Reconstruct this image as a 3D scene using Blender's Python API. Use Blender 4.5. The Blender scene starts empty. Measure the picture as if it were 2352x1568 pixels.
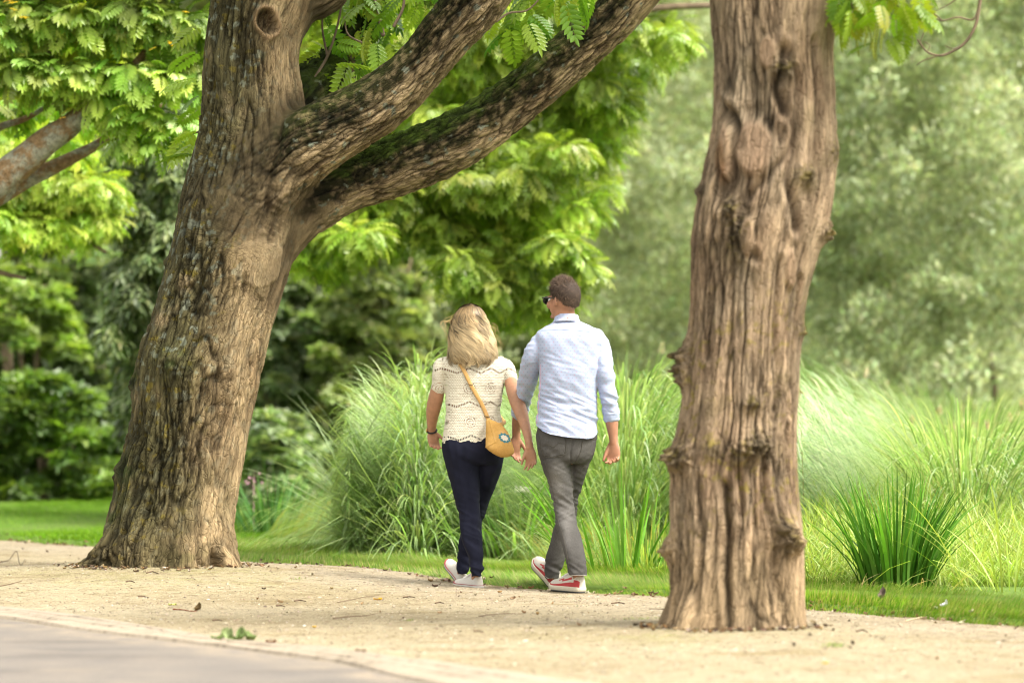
import bpy, math, random
import numpy as np
from mathutils import Vector
from mathutils.bvhtree import BVHTree
random.seed(7)
RNG = np.random.default_rng(11)
scene = bpy.context.scene
COL = scene.collection

# ------------------------------------------------------------------ camera
CAMH = 1.1
F = 8820.0                       # focal length in units of a 2352 wide frame (135 mm lens)
ALPHA = math.atan(146.0 / F)     # slight upward tilt
cd = bpy.data.cameras.new("camera")
cd.lens = 135.0; cd.sensor_width = 36.0; cd.clip_start = 0.5; cd.clip_end = 3000
cd.dof.use_dof = True; cd.dof.focus_distance = 22.9; cd.dof.aperture_fstop = 1.95
cam = bpy.data.objects.new("camera", cd); COL.objects.link(cam)
cam.location = (0, 0, CAMH); cam.rotation_euler = (math.pi / 2 + ALPHA, 0, 0)
scene.camera = cam

def P(u, v, Y):
    b = (784.0 - v) / F; a = (u - 1176.0) / F
    y = math.cos(ALPHA) - math.sin(ALPHA) * b
    z = math.sin(ALPHA) + math.cos(ALPHA) * b
    k = Y / y
    return np.array([a * k, Y, CAMH + z * k])
def G(u, v, z0=0.0):
    p = P(u, v, 1.0)
    k = (z0 - CAMH) / (p[2] - CAMH)
    return np.array([p[0] * k, k, z0])
def R1(X, Y): return ((1640 + X / 1.96) * 0.57422, (1080 + Y / 1.96) * 0.57422)
def R2(X, Y): return ((1640 + X / 2.24) * 0.57422, (1700 + Y / 2.24) * 0.57422)
def unproject(V):
    """u, v of world points"""
    dx = V[:, 0]; dy = V[:, 1]; dz = V[:, 2] - CAMH
    f = dy * math.cos(ALPHA) + dz * math.sin(ALPHA)
    up = -dy * math.sin(ALPHA) + dz * math.cos(ALPHA)
    return 1176 + F * dx / f, 784 - F * up / f

# ------------------------------------------------------------------ noise
def _hash(ix, iy, iz, seed):
    h = (ix.astype(np.uint32) * np.uint32(374761393)) ^ (iy.astype(np.uint32) * np.uint32(668265263)) ^ (iz.astype(np.uint32) * np.uint32(2246822519)) ^ np.uint32((seed * 3266489917) & 0xffffffff)
    h ^= h >> np.uint32(15); h *= np.uint32(2246822519); h ^= h >> np.uint32(13); h *= np.uint32(3266489917); h ^= h >> np.uint32(16)
    return h
def pn(p, seed=0):
    """gradient noise, about -1..1"""
    p = np.asarray(p, dtype=np.float64)
    i = np.floor(p).astype(np.int64); f = p - i
    w = f * f * f * (f * (f * 6 - 15) + 10)
    out = np.zeros(len(p))
    for cx in (0, 1):
        for cy in (0, 1):
            for cz in (0, 1):
                h = _hash((i[:, 0] + cx) & 0xffff, (i[:, 1] + cy) & 0xffff, (i[:, 2] + cz) & 0xffff, seed)
                gx = (h & np.uint32(1023)).astype(np.float64) / 511.5 - 1
                gy = ((h >> np.uint32(10)) & np.uint32(1023)).astype(np.float64) / 511.5 - 1
                gz = ((h >> np.uint32(20)) & np.uint32(1023)).astype(np.float64) / 511.5 - 1
                d = gx * (f[:, 0] - cx) + gy * (f[:, 1] - cy) + gz * (f[:, 2] - cz)
                wt = (w[:, 0] if cx else 1 - w[:, 0]) * (w[:, 1] if cy else 1 - w[:, 1]) * (w[:, 2] if cz else 1 - w[:, 2])
                out += d * wt
    return out * 1.5
def fbm(p, n=3, seed=0):
    o = 0; a = 1.0; s = 0
    for k in range(n):
        o = o + a * pn(p * (2.03 ** k), seed + k); s += a; a *= .5
    return o / s
def worley(p, seed=0):
    """F1, F2 - F1 and a random number per cell"""
    i = np.floor(p).astype(np.int64); f = p - i; n = len(p)
    f1 = np.full(n, 9.); f2 = np.full(n, 9.); cid = np.zeros(n)
    for cx in (-1, 0, 1):
        for cy in (-1, 0, 1):
            for cz in (-1, 0, 1):
                h = _hash((i[:, 0] + cx) & 0xffff, (i[:, 1] + cy) & 0xffff, (i[:, 2] + cz) & 0xffff, seed)
                a = (h & np.uint32(1023)) / 1023.; b = ((h >> np.uint32(10)) & np.uint32(1023)) / 1023.; c = ((h >> np.uint32(20)) & np.uint32(1023)) / 1023.
                d = np.sqrt((cx + a - f[:, 0]) ** 2 + (cy + b - f[:, 1]) ** 2 + (cz + c - f[:, 2]) ** 2)
                near = d < f1
                f2 = np.where(near, f1, np.minimum(f2, d)); cid = np.where(near, (a * 7.13 + b * 3.7 + c) % 1.0, cid); f1 = np.where(near, d, f1)
    return f1, f2 - f1, cid
def sstep(a, b, x):
    t = np.clip((x - a) / (b - a), 0, 1); return t * t * (3 - 2 * t)
def mixc(a, b, m): return a * (1 - m[:, None]) + np.asarray(b)[None, :] * m[:, None]

# ------------------------------------------------------------------ meshes and objects
def mesh_np(name, V, F_, col=None, vec=None, smooth=True, mats=None, midx=None):
    me = bpy.data.meshes.new(name)
    V = np.ascontiguousarray(V, dtype=np.float32)
    Fs = [np.asarray(f) for f in (F_ if isinstance(F_, list) else [F_]) if len(f)]
    me.vertices.add(len(V)); me.vertices.foreach_set('co', V.ravel())
    loops = np.concatenate([f.ravel() for f in Fs]).astype(np.int32)
    tot = np.concatenate([np.full(len(f), f.shape[1]) for f in Fs]).astype(np.int32)
    st = np.concatenate([[0], np.cumsum(tot)[:-1]]).astype(np.int32)
    me.loops.add(len(loops)); me.loops.foreach_set('vertex_index', loops)
    me.polygons.add(len(tot)); me.polygons.foreach_set('loop_start', st)
    me.update(calc_edges=True)
    me.polygons.foreach_set('use_smooth', np.full(len(tot), bool(smooth)))
    if midx is not None: me.polygons.foreach_set('material_index', np.asarray(midx, dtype=np.int32))
    if col is not None:
        c = np.ones((len(V), 4), dtype=np.float32); c[:, :3] = col
        me.attributes.new('col', 'FLOAT_COLOR', 'POINT').data.foreach_set('color', c.ravel())
    if vec is not None:
        me.attributes.new('bq', 'FLOAT_VECTOR', 'POINT').data.foreach_set('vector', np.ascontiguousarray(vec, dtype=np.float32).ravel())
    return me
def tag(o, label=None, cat=None, group=None, kind=None):
    if label: o['label'] = label
    if cat: o['category'] = cat
    if group: o['group'] = group
    if kind: o['kind'] = kind
    return o
def root_loc(o):
    while o.parent: o = o.parent
    return np.array(o.location)
def thing(name, loc, label, cat, group=None):
    o = bpy.data.objects.new(name, None); COL.objects.link(o); o.location = [float(c) for c in loc]
    o.empty_display_size = .2
    return tag(o, label, cat, group)
def obj(name, V, F_, mat, parent=None, loc=None, **kw):
    off = root_loc(parent) if parent is not None else (np.array(loc) if loc is not None else np.zeros(3))
    me = mesh_np(name, np.asarray(V) - off, F_, **kw)
    for m in (mat if isinstance(mat, (list, tuple)) else [mat]): me.materials.append(m)
    o = bpy.data.objects.new(name, me); COL.objects.link(o)
    if parent is not None: o.parent = parent
    elif loc is not None: o.location = [float(c) for c in loc]
    return o

def catmull(pts, n):
    pts = np.asarray(pts, dtype=float)
    if len(pts) == 2:
        t = np.linspace(0, 1, n)[:, None]; return pts[0] * (1 - t) + pts[1] * t
    q = np.vstack([2 * pts[0] - pts[1], pts, 2 * pts[-1] - pts[-2]])
    m = len(pts) - 1; out = []
    for tt in np.linspace(0, m, n):
        i = min(int(tt), m - 1); t = tt - i
        a, b, c, d = q[i:i + 4]
        out.append(.5 * ((2 * b) + (-a + c) * t + (2 * a - 5 * b + 4 * c - d) * t * t + (-a + 3 * b - 3 * c + d) * t ** 3))
    return np.array(out)
def norm(v):
    v = np.asarray(v, dtype=float); return v / (np.linalg.norm(v, axis=-1, keepdims=True) + 1e-12)
def frames(pts, ref):
    t = norm(np.gradient(pts, axis=0)); ref = norm(ref)
    s = np.cross(t, ref); bad = np.linalg.norm(s, axis=1) < 1e-3; s[bad] = np.cross(t[bad], norm([.3, .9, .2]))
    s = norm(s); return t, s, np.cross(s, t)
def tube(pts, rad, seg=16, ref=(0, 1, 0), n=None, cap=True, round_end=True):
    """list of points + radii (one or (side, ref) pair) -> verts, quads, tris; closed"""
    rad = np.asarray(rad, dtype=float)
    if rad.ndim == 1: rad = np.stack([rad, rad], 1)
    pts = np.asarray(pts, dtype=float)
    if n:
        a = catmull(np.hstack([pts, rad]), n); pts, rad = a[:, :3], np.maximum(a[:, 3:], 1e-4)
    if round_end:
        def ext(p0, p1, r):
            d = norm(p0 - p1); m = r.mean(); o = []; q = []
            for k in (.45, .8, .97):
                o.append(p0 + d * m * k); q.append(r * math.sqrt(max(1 - k * k, .02)))
            return o, q
        o, q = ext(pts[0], pts[1], rad[0]); pts = np.vstack([o[::-1], pts]); rad = np.vstack([q[::-1], rad])
        o, q = ext(pts[-1], pts[-2], rad[-1]); pts = np.vstack([pts, o]); rad = np.vstack([rad, q])
    t, s, b = frames(pts, ref)
    a = np.linspace(0, 2 * math.pi, seg, endpoint=False)
    V = pts[:, None, :] + s[:, None, :] * (np.cos(a)[None, :, None] * rad[:, None, :1]) + b[:, None, :] * (np.sin(a)[None, :, None] * rad[:, None, 1:])
    m = len(pts); V = V.reshape(-1, 3)
    return V, *grid_faces(m, seg, cap)
def grid_faces(m, seg, cap=True):
    i = np.arange(m - 1)[:, None] * seg; j = np.arange(seg)[None, :]; j2 = (j + 1) % seg
    Q = np.stack([i + j, i + j2, i + seg + j2, i + seg + j], -1).reshape(-1, 4)
    T = np.zeros((0, 3), int)
    if cap:
        k = np.arange(1, seg - 1)
        T = np.vstack([np.stack([np.zeros_like(k), k + 1, k], 1), (m - 1) * seg + np.stack([np.zeros_like(k), k, k + 1], 1)])
    return Q, T
def hloft(rings, seg=32, ex=2.3, cap=True):
    """horizontal rings (cx, cy, z, rx, ry) -> closed loft"""
    r = np.asarray(rings, dtype=float); r = catmull(r, max(len(r) * 4, 12))
    a = np.linspace(0, 2 * math.pi, seg, endpoint=False)
    c = np.sign(np.cos(a)) * np.abs(np.cos(a)) ** (2 / ex); s = np.sign(np.sin(a)) * np.abs(np.sin(a)) ** (2 / ex)
    V = np.stack([r[:, 0:1] + np.maximum(r[:, 3:4], .002) * c, r[:, 1:2] + np.maximum(r[:, 4:5], .002) * s, np.repeat(r[:, 2:3], seg, 1)], -1).reshape(-1, 3)
    Q, T = grid_faces(len(r), seg, cap)
    return V, Q[:, ::-1], T[:, ::-1]
def ellipsoid(c, r, rot=0.0, n=14, tilt=0.0):
    la = np.linspace(-math.pi / 2 + .12, math.pi / 2 - .12, n)
    a = np.linspace(0, 2 * math.pi, 20, endpoint=False)
    V = np.stack([np.cos(la)[:, None] * np.cos(a), np.cos(la)[:, None] * np.sin(a), np.repeat(np.sin(la)[:, None], 20, 1)], -1).reshape(-1, 3) * np.asarray(r)
    if tilt:
        ct, st = math.cos(tilt), math.sin(tilt); V = V @ np.array([[1, 0, 0], [0, ct, st], [0, -st, ct]])
    cr, sr = math.cos(rot), math.sin(rot); V = V @ np.array([[cr, sr, 0], [-sr, cr, 0], [0, 0, 1]])
    return V + np.asarray(c), *grid_faces(n, 20)
def join(parts):
    Vs, Qs, Ts = [], [], []; o = 0
    for p in parts:
        V, Q = p[0], p[1]; T = p[2] if len(p) > 2 else np.zeros((0, 3), int)
        Vs.append(V); Qs.append(Q + o); Ts.append(T + o); o += len(V)
    return np.vstack(Vs), [np.vstack(Qs), np.vstack(Ts)]
def remesh(parts, voxel, smooth=4):
    V, Fs = join(parts)
    me = mesh_np('tmp', V, Fs); o = bpy.data.objects.new('tmp', me); COL.objects.link(o)
    m = o.modifiers.new('r', 'REMESH'); m.mode = 'VOXEL'; m.voxel_size = voxel; m.adaptivity = 0
    if smooth:
        s = o.modifiers.new('s', 'SMOOTH'); s.factor = .5; s.iterations = smooth
    dg = bpy.context.evaluated_depsgraph_get(); dg.update()
    e = o.evaluated_get(dg); m2 = e.to_mesh()
    V = np.empty(len(m2.vertices) * 3, np.float32); m2.vertices.foreach_get('co', V)
    N = np.empty(len(m2.vertices) * 3, np.float32); m2.vertex_normals.foreach_get('vector', N)
    L = np.empty(len(m2.loops), np.int32); m2.loops.foreach_get('vertex_index', L)
    tot = np.empty(len(m2.polygons), np.int32); m2.polygons.foreach_get('loop_total', tot)
    assert (tot == 4).all(), 'remesh gave non quads'
    e.to_mesh_clear(); bpy.data.objects.remove(o); bpy.data.meshes.remove(me)
    return V.reshape(-1, 3).astype(float), L.reshape(-1, 4), N.reshape(-1, 3).astype(float)
def vnormals(V, Q):
    n = np.cross(V[Q[:, 2]] - V[Q[:, 0]], V[Q[:, 3]] - V[Q[:, 1]]) if Q.shape[1] == 4 else np.cross(V[Q[:, 1]] - V[Q[:, 0]], V[Q[:, 2]] - V[Q[:, 0]])
    N = np.zeros_like(V)
    for k in range(Q.shape[1]):
        for a in range(3): N[:, a] += np.bincount(Q[:, k], n[:, a], len(V))
    return norm(N)

# ------------------------------------------------------------------ materials
class NT:
    def __init__(s, name):
        s.m = bpy.data.materials.new(name); s.m.use_nodes = True; s.t = s.m.node_tree; s.t.nodes.clear()
        s.out = s.n('ShaderNodeOutputMaterial')
    def n(s, typ, **kw):
        n = s.t.nodes.new(typ)
        for k, v in kw.items():
            if k.startswith('i_'): n.inputs[int(k[2:]) if k[2:].isdigit() else k[2:].replace('_', ' ')].default_value = v
            else: setattr(n, k, v)
        return n
    def l(s, a, b): s.t.links.new(a, b)
    def attr(s, name): return s.n('ShaderNodeAttribute', attribute_name=name)
    def coord(s): return s.n('ShaderNodeTexCoord').outputs['Object']
    def noise(s, vec, scale, detail=4, rough=.55, mapping=None):
        if mapping:
            mp = s.n('ShaderNodeMapping'); mp.inputs['Scale'].default_value = mapping; s.l(vec, mp.inputs['Vector']); vec = mp.outputs[0]
        t = s.n('ShaderNodeTexNoise'); t.inputs['Scale'].default_value = scale; t.inputs['Detail'].default_value = detail; t.inputs['Roughness'].default_value = rough
        s.l(vec, t.inputs['Vector']); return t.outputs['Fac']
    def ramp(s, fac, stops):
        r = s.n('ShaderNodeValToRGB'); e = r.color_ramp.elements
        while len(e) < len(stops): e.new(.5)
        for k, (p, c) in enumerate(stops):
            e[k].position = p; e[k].color = (*c, 1) if len(c) == 3 else c
        s.l(fac, r.inputs[0]); return r.outputs[0]
    def mix(s, fac, a, b, mode='MIX'):
        m = s.n('ShaderNodeMix', data_type='RGBA', blend_type=mode)
        for sock, val in ((m.inputs[0], fac), (m.inputs[6], a), (m.inputs[7], b)):
            if hasattr(val, 'links'): s.l(val, sock)
            elif isinstance(val, (tuple, list)): sock.default_value = (*val, 1)
            else: sock.default_value = val
        return m.outputs[2]
    def math(s, op, a, b=None, c=None):
        m = s.n('ShaderNodeMath', operation=op)
        for k, v in enumerate((a, b, c)):
            if v is None: continue
            if hasattr(v, 'links'): s.l(v, m.inputs[k])
            else: m.inputs[k].default_value = v
        return m.outputs[0]
    def bump(s, h, strength=.5, dist=.01, normal=None):
        b = s.n('ShaderNodeBump'); b.inputs['Strength'].default_value = strength; b.inputs['Distance'].default_value = dist; s.l(h, b.inputs['Height'])
        if normal is not None: s.l(normal, b.inputs['Normal'])
        return b.outputs[0]
    def bsdf(s, col, rough=.8, normal=None, spec=.3, sss=0, metal=0, out=True, sheen=0):
        b = s.n('ShaderNodeBsdfPrincipled')
        if hasattr(col, 'links'): s.l(col, b.inputs['Base Color'])
        else: b.inputs['Base Color'].default_value = (*col, 1)
        if hasattr(rough, 'links'): s.l(rough, b.inputs['Roughness'])
        else: b.inputs['Roughness'].default_value = rough
        b.inputs['Specular IOR Level'].default_value = spec; b.inputs['Metallic'].default_value = metal
        if sss:
            b.inputs['Subsurface Weight'].default_value = sss; b.inputs['Subsurface Radius'].default_value = (.02, .008, .005); b.inputs['Subsurface Scale'].default_value = .5
        if sheen: b.inputs['Sheen Weight'].default_value = sheen
        if normal is not None: s.l(normal, b.inputs['Normal'])
        if out: s.l(b.outputs[0], s.out.inputs[0])
        return b.outputs[0]

def leaf_mat(name, gloss=.12, trans=.45, tint=(1.15, 1.25, .5)):
    t = NT(name); c = t.attr('col').outputs['Color']
    nz = t.noise(t.coord(), 9.0, 2)
    c = t.mix(1.0, c, t.ramp(nz, [(.3, (.82, .82, .82)), (.7, (1.15, 1.15, 1.15))]), 'MULTIPLY')
    d = t.n('ShaderNodeBsdfDiffuse'); t.l(c, d.inputs[0])
    tr = t.n('ShaderNodeBsdfTranslucent'); t.l(t.mix(1.0, c, tint, 'MULTIPLY'), tr.inputs[0])
    g = t.n('ShaderNodeBsdfGlossy'); g.inputs['Roughness'].default_value = .42; g.inputs[0].default_value = (.8, .85, .8, 1)
    m1 = t.n('ShaderNodeMixShader'); m1.inputs[0].default_value = trans; t.l(d.outputs[0], m1.inputs[1]); t.l(tr.outputs[0], m1.inputs[2])
    fr = t.n('ShaderNodeFresnel'); fr.inputs[0].default_value = 1.4
    m2 = t.n('ShaderNodeMixShader'); t.l(t.math('MULTIPLY', t.math('MINIMUM', fr.outputs[0], .22), gloss * 4), m2.inputs[0]); t.l(m1.outputs[0], m2.inputs[1]); t.l(g.outputs[0], m2.inputs[2])
    t.l(m2.outputs[0], t.out.inputs[0]); return t.m
M_LEAF = leaf_mat('leaf', .10, .5)
M_WILLOW = leaf_mat('willow_leaf', .08, .40, (1.15, 1.15, .7))
M_DARKLEAF = leaf_mat('evergreen_leaf', .12, .2, (1.0, 1.2, .6))
M_REED = leaf_mat('reed_blade', .10, .45, (1.15, 1.15, .6))
M_GRASS = leaf_mat('grass_blade', .02, .45, (1.1, 1.2, .5))

def bark_mat(name, bump=1.0):
    t = NT(name); c = t.attr('col').outputs['Color']; q = t.attr('bq').outputs['Vector']
    n1 = t.noise(q, 60, 5, .65, (1, 1, .22)); n2 = t.noise(q, 220, 4, .6, (1, 1, .45)); n3 = t.noise(q, 25, 3, .6, (1, 1, .15))
    vo = t.n('ShaderNodeTexVoronoi', feature='DISTANCE_TO_EDGE'); vo.inputs['Scale'].default_value = 48; mp = t.n('ShaderNodeMapping'); mp.inputs['Scale'].default_value = (1, 1, .17)
    wq = t.n('ShaderNodeVectorMath', operation='ADD'); nn = t.n('ShaderNodeTexNoise'); nn.inputs['Scale'].default_value = 14; t.l(q, nn.inputs['Vector']); sc = t.n('ShaderNodeVectorMath', operation='SCALE'); sc.inputs['Scale'].default_value = .05; t.l(nn.outputs['Color'], sc.inputs[0])
    t.l(q, wq.inputs[0]); t.l(sc.outputs[0], wq.inputs[1]); t.l(wq.outputs[0], mp.inputs[0]); t.l(mp.outputs[0], vo.inputs['Vector'])
    ed = t.ramp(vo.outputs['Distance'], [(0, (0, 0, 0)), (.09, (1, 1, 1))])
    h = t.math('ADD', t.math('ADD', t.math('MULTIPLY', n1, 1.0), t.math('MULTIPLY', n2, .35)), t.math('MULTIPLY', ed, .45))
    c = t.mix(1.0, c, t.ramp(vo.outputs['Distance'], [(0, (.72, .70, .68)), (.07, (1, 1, 1))]), 'MULTIPLY')
    c = t.mix(1.0, c, t.ramp(n1, [(.3, (.68, .66, .64)), (.52, (1, 1, 1)), (.75, (1.2, 1.18, 1.15))]), 'MULTIPLY')
    c = t.mix(1.0, c, t.ramp(n3, [(.3, (.88, .86, .86)), (.7, (1.1, 1.08, 1.05))]), 'MULTIPLY')
    t.bsdf(c, .92, t.bump(h, .9 * bump, .012), spec=.15); return t.m
M_BARK = bark_mat('bark')
def simple(name, col, rough=.7, scale=30, var=.15, bump=.3, dist=.003, mapping=None, **kw):
    t = NT(name); n = t.noise(t.coord(), scale, 4, .6, mapping)
    lo = tuple(c * (1 - var) for c in col); hi = tuple(min(c * (1 + var), 1) for c in col)
    t.bsdf(t.ramp(n, [(.3, lo), (.7, hi)]), rough, t.bump(n, bump, dist), **kw); return t.m
M_FARBARK = simple('far_bark', (.16, .12, .08), .9, 14, .35, .6, .02, (1, 1, .3))
# ------------------------------------------------------------------ light: bright, lightly overcast afternoon
SUN_EL, SUN_AZ = 56.0, 122.0      # azimuth clockwise from +Y: the sun stands to the right
w = bpy.data.worlds.new("World"); scene.world = w; w.use_nodes = True
nt = w.node_tree; nt.nodes.clear()
sky = nt.nodes.new('ShaderNodeTexSky'); sky.sky_type = 'NISHITA'; sky.sun_disc = False
sky.sun_elevation = math.radians(SUN_EL); sky.sun_rotation = math.radians(SUN_AZ); sky.dust_density = 4; sky.air_density = 1.2
hs = nt.nodes.new('ShaderNodeHueSaturation'); hs.inputs['Saturation'].default_value = .22     # thin white cloud over the blue
wm = nt.nodes.new('ShaderNodeMix'); wm.data_type = 'RGBA'; wm.blend_type = 'MULTIPLY'; wm.inputs[0].default_value = 1; wm.inputs[7].default_value = (1.06, 1.0, .9, 1)
bg = nt.nodes.new('ShaderNodeBackground'); bg.inputs[1].default_value = .15
wo = nt.nodes.new('ShaderNodeOutputWorld')
nt.links.new(sky.outputs[0], hs.inputs['Color']); nt.links.new(hs.outputs[0], wm.inputs[6]); nt.links.new(wm.outputs[2], bg.inputs[0]); nt.links.new(bg.outputs[0], wo.inputs[0])
ld = bpy.data.lights.new("sun", 'SUN'); ld.energy = 1.5; ld.angle = math.radians(15); ld.color = (1, .95, .86)
sun = bpy.data.objects.new("sun", ld); COL.objects.link(sun)
az, el = math.radians(SUN_AZ), math.radians(SUN_EL)
sd = Vector((math.sin(az) * math.cos(el), math.cos(az) * math.cos(el), math.sin(el)))
sun.rotation_euler = sd.to_track_quat('Z', 'Y').to_euler()
scene.view_settings.view_transform = 'Standard'; scene.view_settings.look = 'None'; scene.view_settings.gamma = 1
scene.view_settings.exposure = 1.72
scene.render.engine = 'CYCLES'
scene.cycles.use_denoising = True; scene.cycles.sample_clamp_indirect = 4; scene.cycles.filter_width = 1.15
scene.cycles.max_bounces = 8; scene.cycles.diffuse_bounces = 4; scene.cycles.transmission_bounces = 5; scene.cycles.transparent_max_bounces = 12; scene.cycles.glossy_bounces = 2
scene.cycles.use_adaptive_sampling = True; scene.cycles.adaptive_threshold = .006

# ------------------------------------------------------------------ ground
def gz(x, y):
    r1 = ((x + 2.15) / 1.25) ** 2 + ((y - 24.0) / 1.15) ** 2
    r2 = ((x - 1.05) / .75) ** 2 + ((y - 18.7) / .75) ** 2
    return .12 * np.exp(-r1 / 2) ** 1.2 + .035 * np.exp(-r2 / 2)
def poly_y(line, x):
    L = np.array(line); o = np.argsort(L[:, 0]); return np.interp(x, L[o, 0], L[o, 1])
EDGE = [G(*p)[:2] for p in [(-400, 1219), (-200, 1231), (0, 1240), (240, 1257), (440, 1280), (620, 1303), (830, 1325), (1030, 1344), (1280, 1358), (1520, 1369), (1860, 1398), (2100, 1420), (2352, 1443), (2600, 1466), (3000, 1500)]]
BACK = [G(*p)[:2] for p in [(520, 1236), (620, 1246), (900, 1262), (1250, 1302), (1520, 1328), (1860, 1356), (2352, 1385), (3000, 1425)]]
def edge_y(x): return poly_y(EDGE, x)
def back_y(x): return poly_y(BACK, x)
def gridmesh(xs, ys, zf):
    X, Y = np.meshgrid(xs, ys); V = np.stack([X.ravel(), Y.ravel(), np.zeros(X.size)], 1)
    V[:, 2] = zf(V[:, 0], V[:, 1])
    n = len(xs); i = np.arange(len(ys) - 1)[:, None] * n + np.arange(n - 1)[None, :]
    Q = np.stack([i, i + 1, i + n + 1, i + n], -1).reshape(-1, 4); return V, Q
# far ground sheet (soil and meadow under the shrubs)
t = NT('meadow_soil'); n = t.noise(t.coord(), .8, 5); t.bsdf(t.ramp(n, [(.35, (.05, .055, .02)), (.65, (.08, .12, .03))]), .95); M_SOIL = t.m
V, Q = gridmesh(np.linspace(-400, 400, 41), np.linspace(-100, 900, 51), lambda x, y: -.06 + 0 * x)
tag(obj('ground', V, Q, M_SOIL), kind='structure')
# gravel path
t = NT('gravel'); c = t.coord()
big = t.noise(c, .9, 4, .55, (.6, 1, 1)); mid = t.noise(c, 9, 5, .7); fine = t.noise(c, 130, 3, .6)
vor = t.n('ShaderNodeTexVoronoi'); vor.inputs['Scale'].default_value = 85; t.l(c, vor.inputs['Vector'])
base = t.ramp(big, [(.3, (.258, .218, .138)), (.5, (.302, .260, .172)), (.72, (.335, .296, .208))])
base = t.mix(1.0, base, t.ramp(mid, [(.28, (.60, .57, .52)), (.47, (1, 1, 1)), (.8, (1.12, 1.11, 1.09))]), 'MULTIPLY')
base = t.mix(1.0, base, t.ramp(fine, [(.3, (.7, .68, .66)), (.5, (1, 1, 1)), (.75, (1.22, 1.2, 1.18))]), 'MULTIPLY')
colv = t.ramp(t.n('ShaderNodeSeparateColor').outputs[0], [(0, (1, 1, 1)), (1, (1, 1, 1))])
sp = t.t.nodes.new('ShaderNodeSeparateColor'); t.l(vor.outputs['Color'], sp.inputs[0])
base = t.mix(1.0, base, t.ramp(sp.outputs[0], [(.0, (.62, .58, .55)), (.25, (1, 1, 1)), (.85, (1, 1, 1)), (1, (1.3, 1.28, 1.25))]), 'MULTIPLY')
at = t.attr('col').outputs['Color']; base = t.mix(1.0, base, at, 'MULTIPLY')
h = t.math('ADD', t.math('MULTIPLY', mid, .6), t.math('MULTIPLY', fine, .8))
h = t.math('SUBTRACT', h, t.math('MULTIPLY', vor.outputs['Distance'], .8))
t.bsdf(base, .95, t.bump(h, .8, .012), spec=.15); M_GRAVEL = t.m
def gravel_z(x, y):
    p = np.stack([x, y, 0 * x], 1)
    return gz(x, y) + .012 * fbm(p * 1.1, 3, 3) + .010 * fbm(p * 5, 3, 8)
V, Q = gridmesh(np.arange(-7, 5.5, .035), np.arange(9, 37, .05), gravel_z)
p = np.stack([V[:, 0], V[:, 1], 0 * V[:, 0]], 1)
# mossy soil round the two trunks and a trodden, paler, pinker track along the verge
n = fbm(p * 2.2, 4, 20)
m1 = np.exp(-(((V[:, 0] + 2.1) / 1.35) ** 2 + ((V[:, 1] - 23.2) / .9) ** 2)) * sstep(-.25, .35, n + .1)
m2 = np.exp(-(((V[:, 0] - .75) / .8) ** 2 + ((V[:, 1] - 18.1) / .7) ** 2)) * sstep(-.2, .3, n)
C = np.ones((len(V), 3)); C = mixc(C, (.72, .80, .45), np.clip(m1 * .9 + m2 * .9, 0, 1) * sstep(-.5, .5, fbm(p * 18, 2, 5)))
tr = sstep(2.6, 1.2, edge_y(V[:, 0]) - V[:, 1]); C = mixc(C, (1.0, 1.0, 1.08), tr * .9)
dk = sstep(.35, .0, np.abs(edge_y(V[:, 0]) - V[:, 1] - .05)) * sstep(-.3, .3, fbm(p * 5, 3, 9)); C = mixc(C, (.62, .55, .45), dk * .8)
st = sstep(.18, .42, fbm(p * np.array([1.2, 3.5, 1]), 4, 44)); C = mixc(C, (.80, .76, .66), st * .9); fp = sstep(.22, .34, fbm(p * np.array([4.5, 9, 1]), 3, 61)); C = mixc(C, (.76, .73, .66), fp * .7); fp = sstep(.3, .42, fbm(p * np.array([9, 22, 1]), 2, 66)); C = mixc(C, (.62, .57, .48), fp * .8)
tag(obj('gravel_path', V, Q, M_GRAVEL, col=C), kind='structure')

# asphalt road and the flat worn stone edging
ROAD = [G(*p)[:2] for p in [(-700, 1348), (-300, 1390), (0, 1427), (293, 1469), (537, 1495), (781, 1529), (927, 1566), (1300, 1650), (1900, 1760), (2600, 1900)]]
KERB = [G(*p)[:2] for p in [(-700, 1330), (-300, 1366), (0, 1398), (195, 1420), (390, 1453), (537, 1477), (732, 1492), (976, 1521), (1148, 1545), (1500, 1600), (2000, 1680), (2600, 1780)]]
t = NT('asphalt'); c = t.coord(); a = t.noise(c, 140, 3, .7); b = t.noise(c, 3.0, 6, .7)
t.bsdf(t.mix(1.0, t.mix(1.0, t.attr('col').outputs['Color'], t.ramp(a, [(.3, (.105, .094, .084)), (.55, (.165, .150, .135)), (.75, (.24, .22, .20))]), 'MULTIPLY'), t.ramp(b, [(.3, (.82, .83, .85)), (.7, (1.14, 1.10, 1.04))]), 'MULTIPLY'), .85, t.bump(a, .6, .006)); M_ASPH = t.m
def strip(la, lb, xs, rows, zf):
    """sheet between the curve la(x) (near) and lb(x) (far)"""
    ya, yb = la(xs), lb(xs); T = np.linspace(0, 1, rows)[:, None]
    Y = ya * (1 - T) + yb * T; X = np.repeat(xs[None, :], rows, 0); V = np.stack([X.ravel(), Y.ravel(), 0 * X.ravel()], 1)
    V[:, 2] = zf(V[:, 0], V[:, 1], np.repeat(T[:, 0], len(xs)))
    n = len(xs); i = np.arange(rows - 1)[:, None] * n + np.arange(n - 1)[None, :]
    return V, np.stack([i, i + 1, i + n + 1, i + n], -1).reshape(-1, 4)
xs = np.arange(-6.5, 3.4, .04)
def wob(x, s, k): return .05 * pn(np.stack([x * 2.1, 0 * x, 0 * x], 1) + .37, s) * k
road_y = lambda x: poly_y(ROAD, x) + wob(x, 5, 1) + .35 * wob(x * 4, 6, 1)
kerb_y = lambda x: poly_y(KERB, x) + wob(x, 7, .8) + .5 * wob(x * 5, 9, 1)
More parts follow.
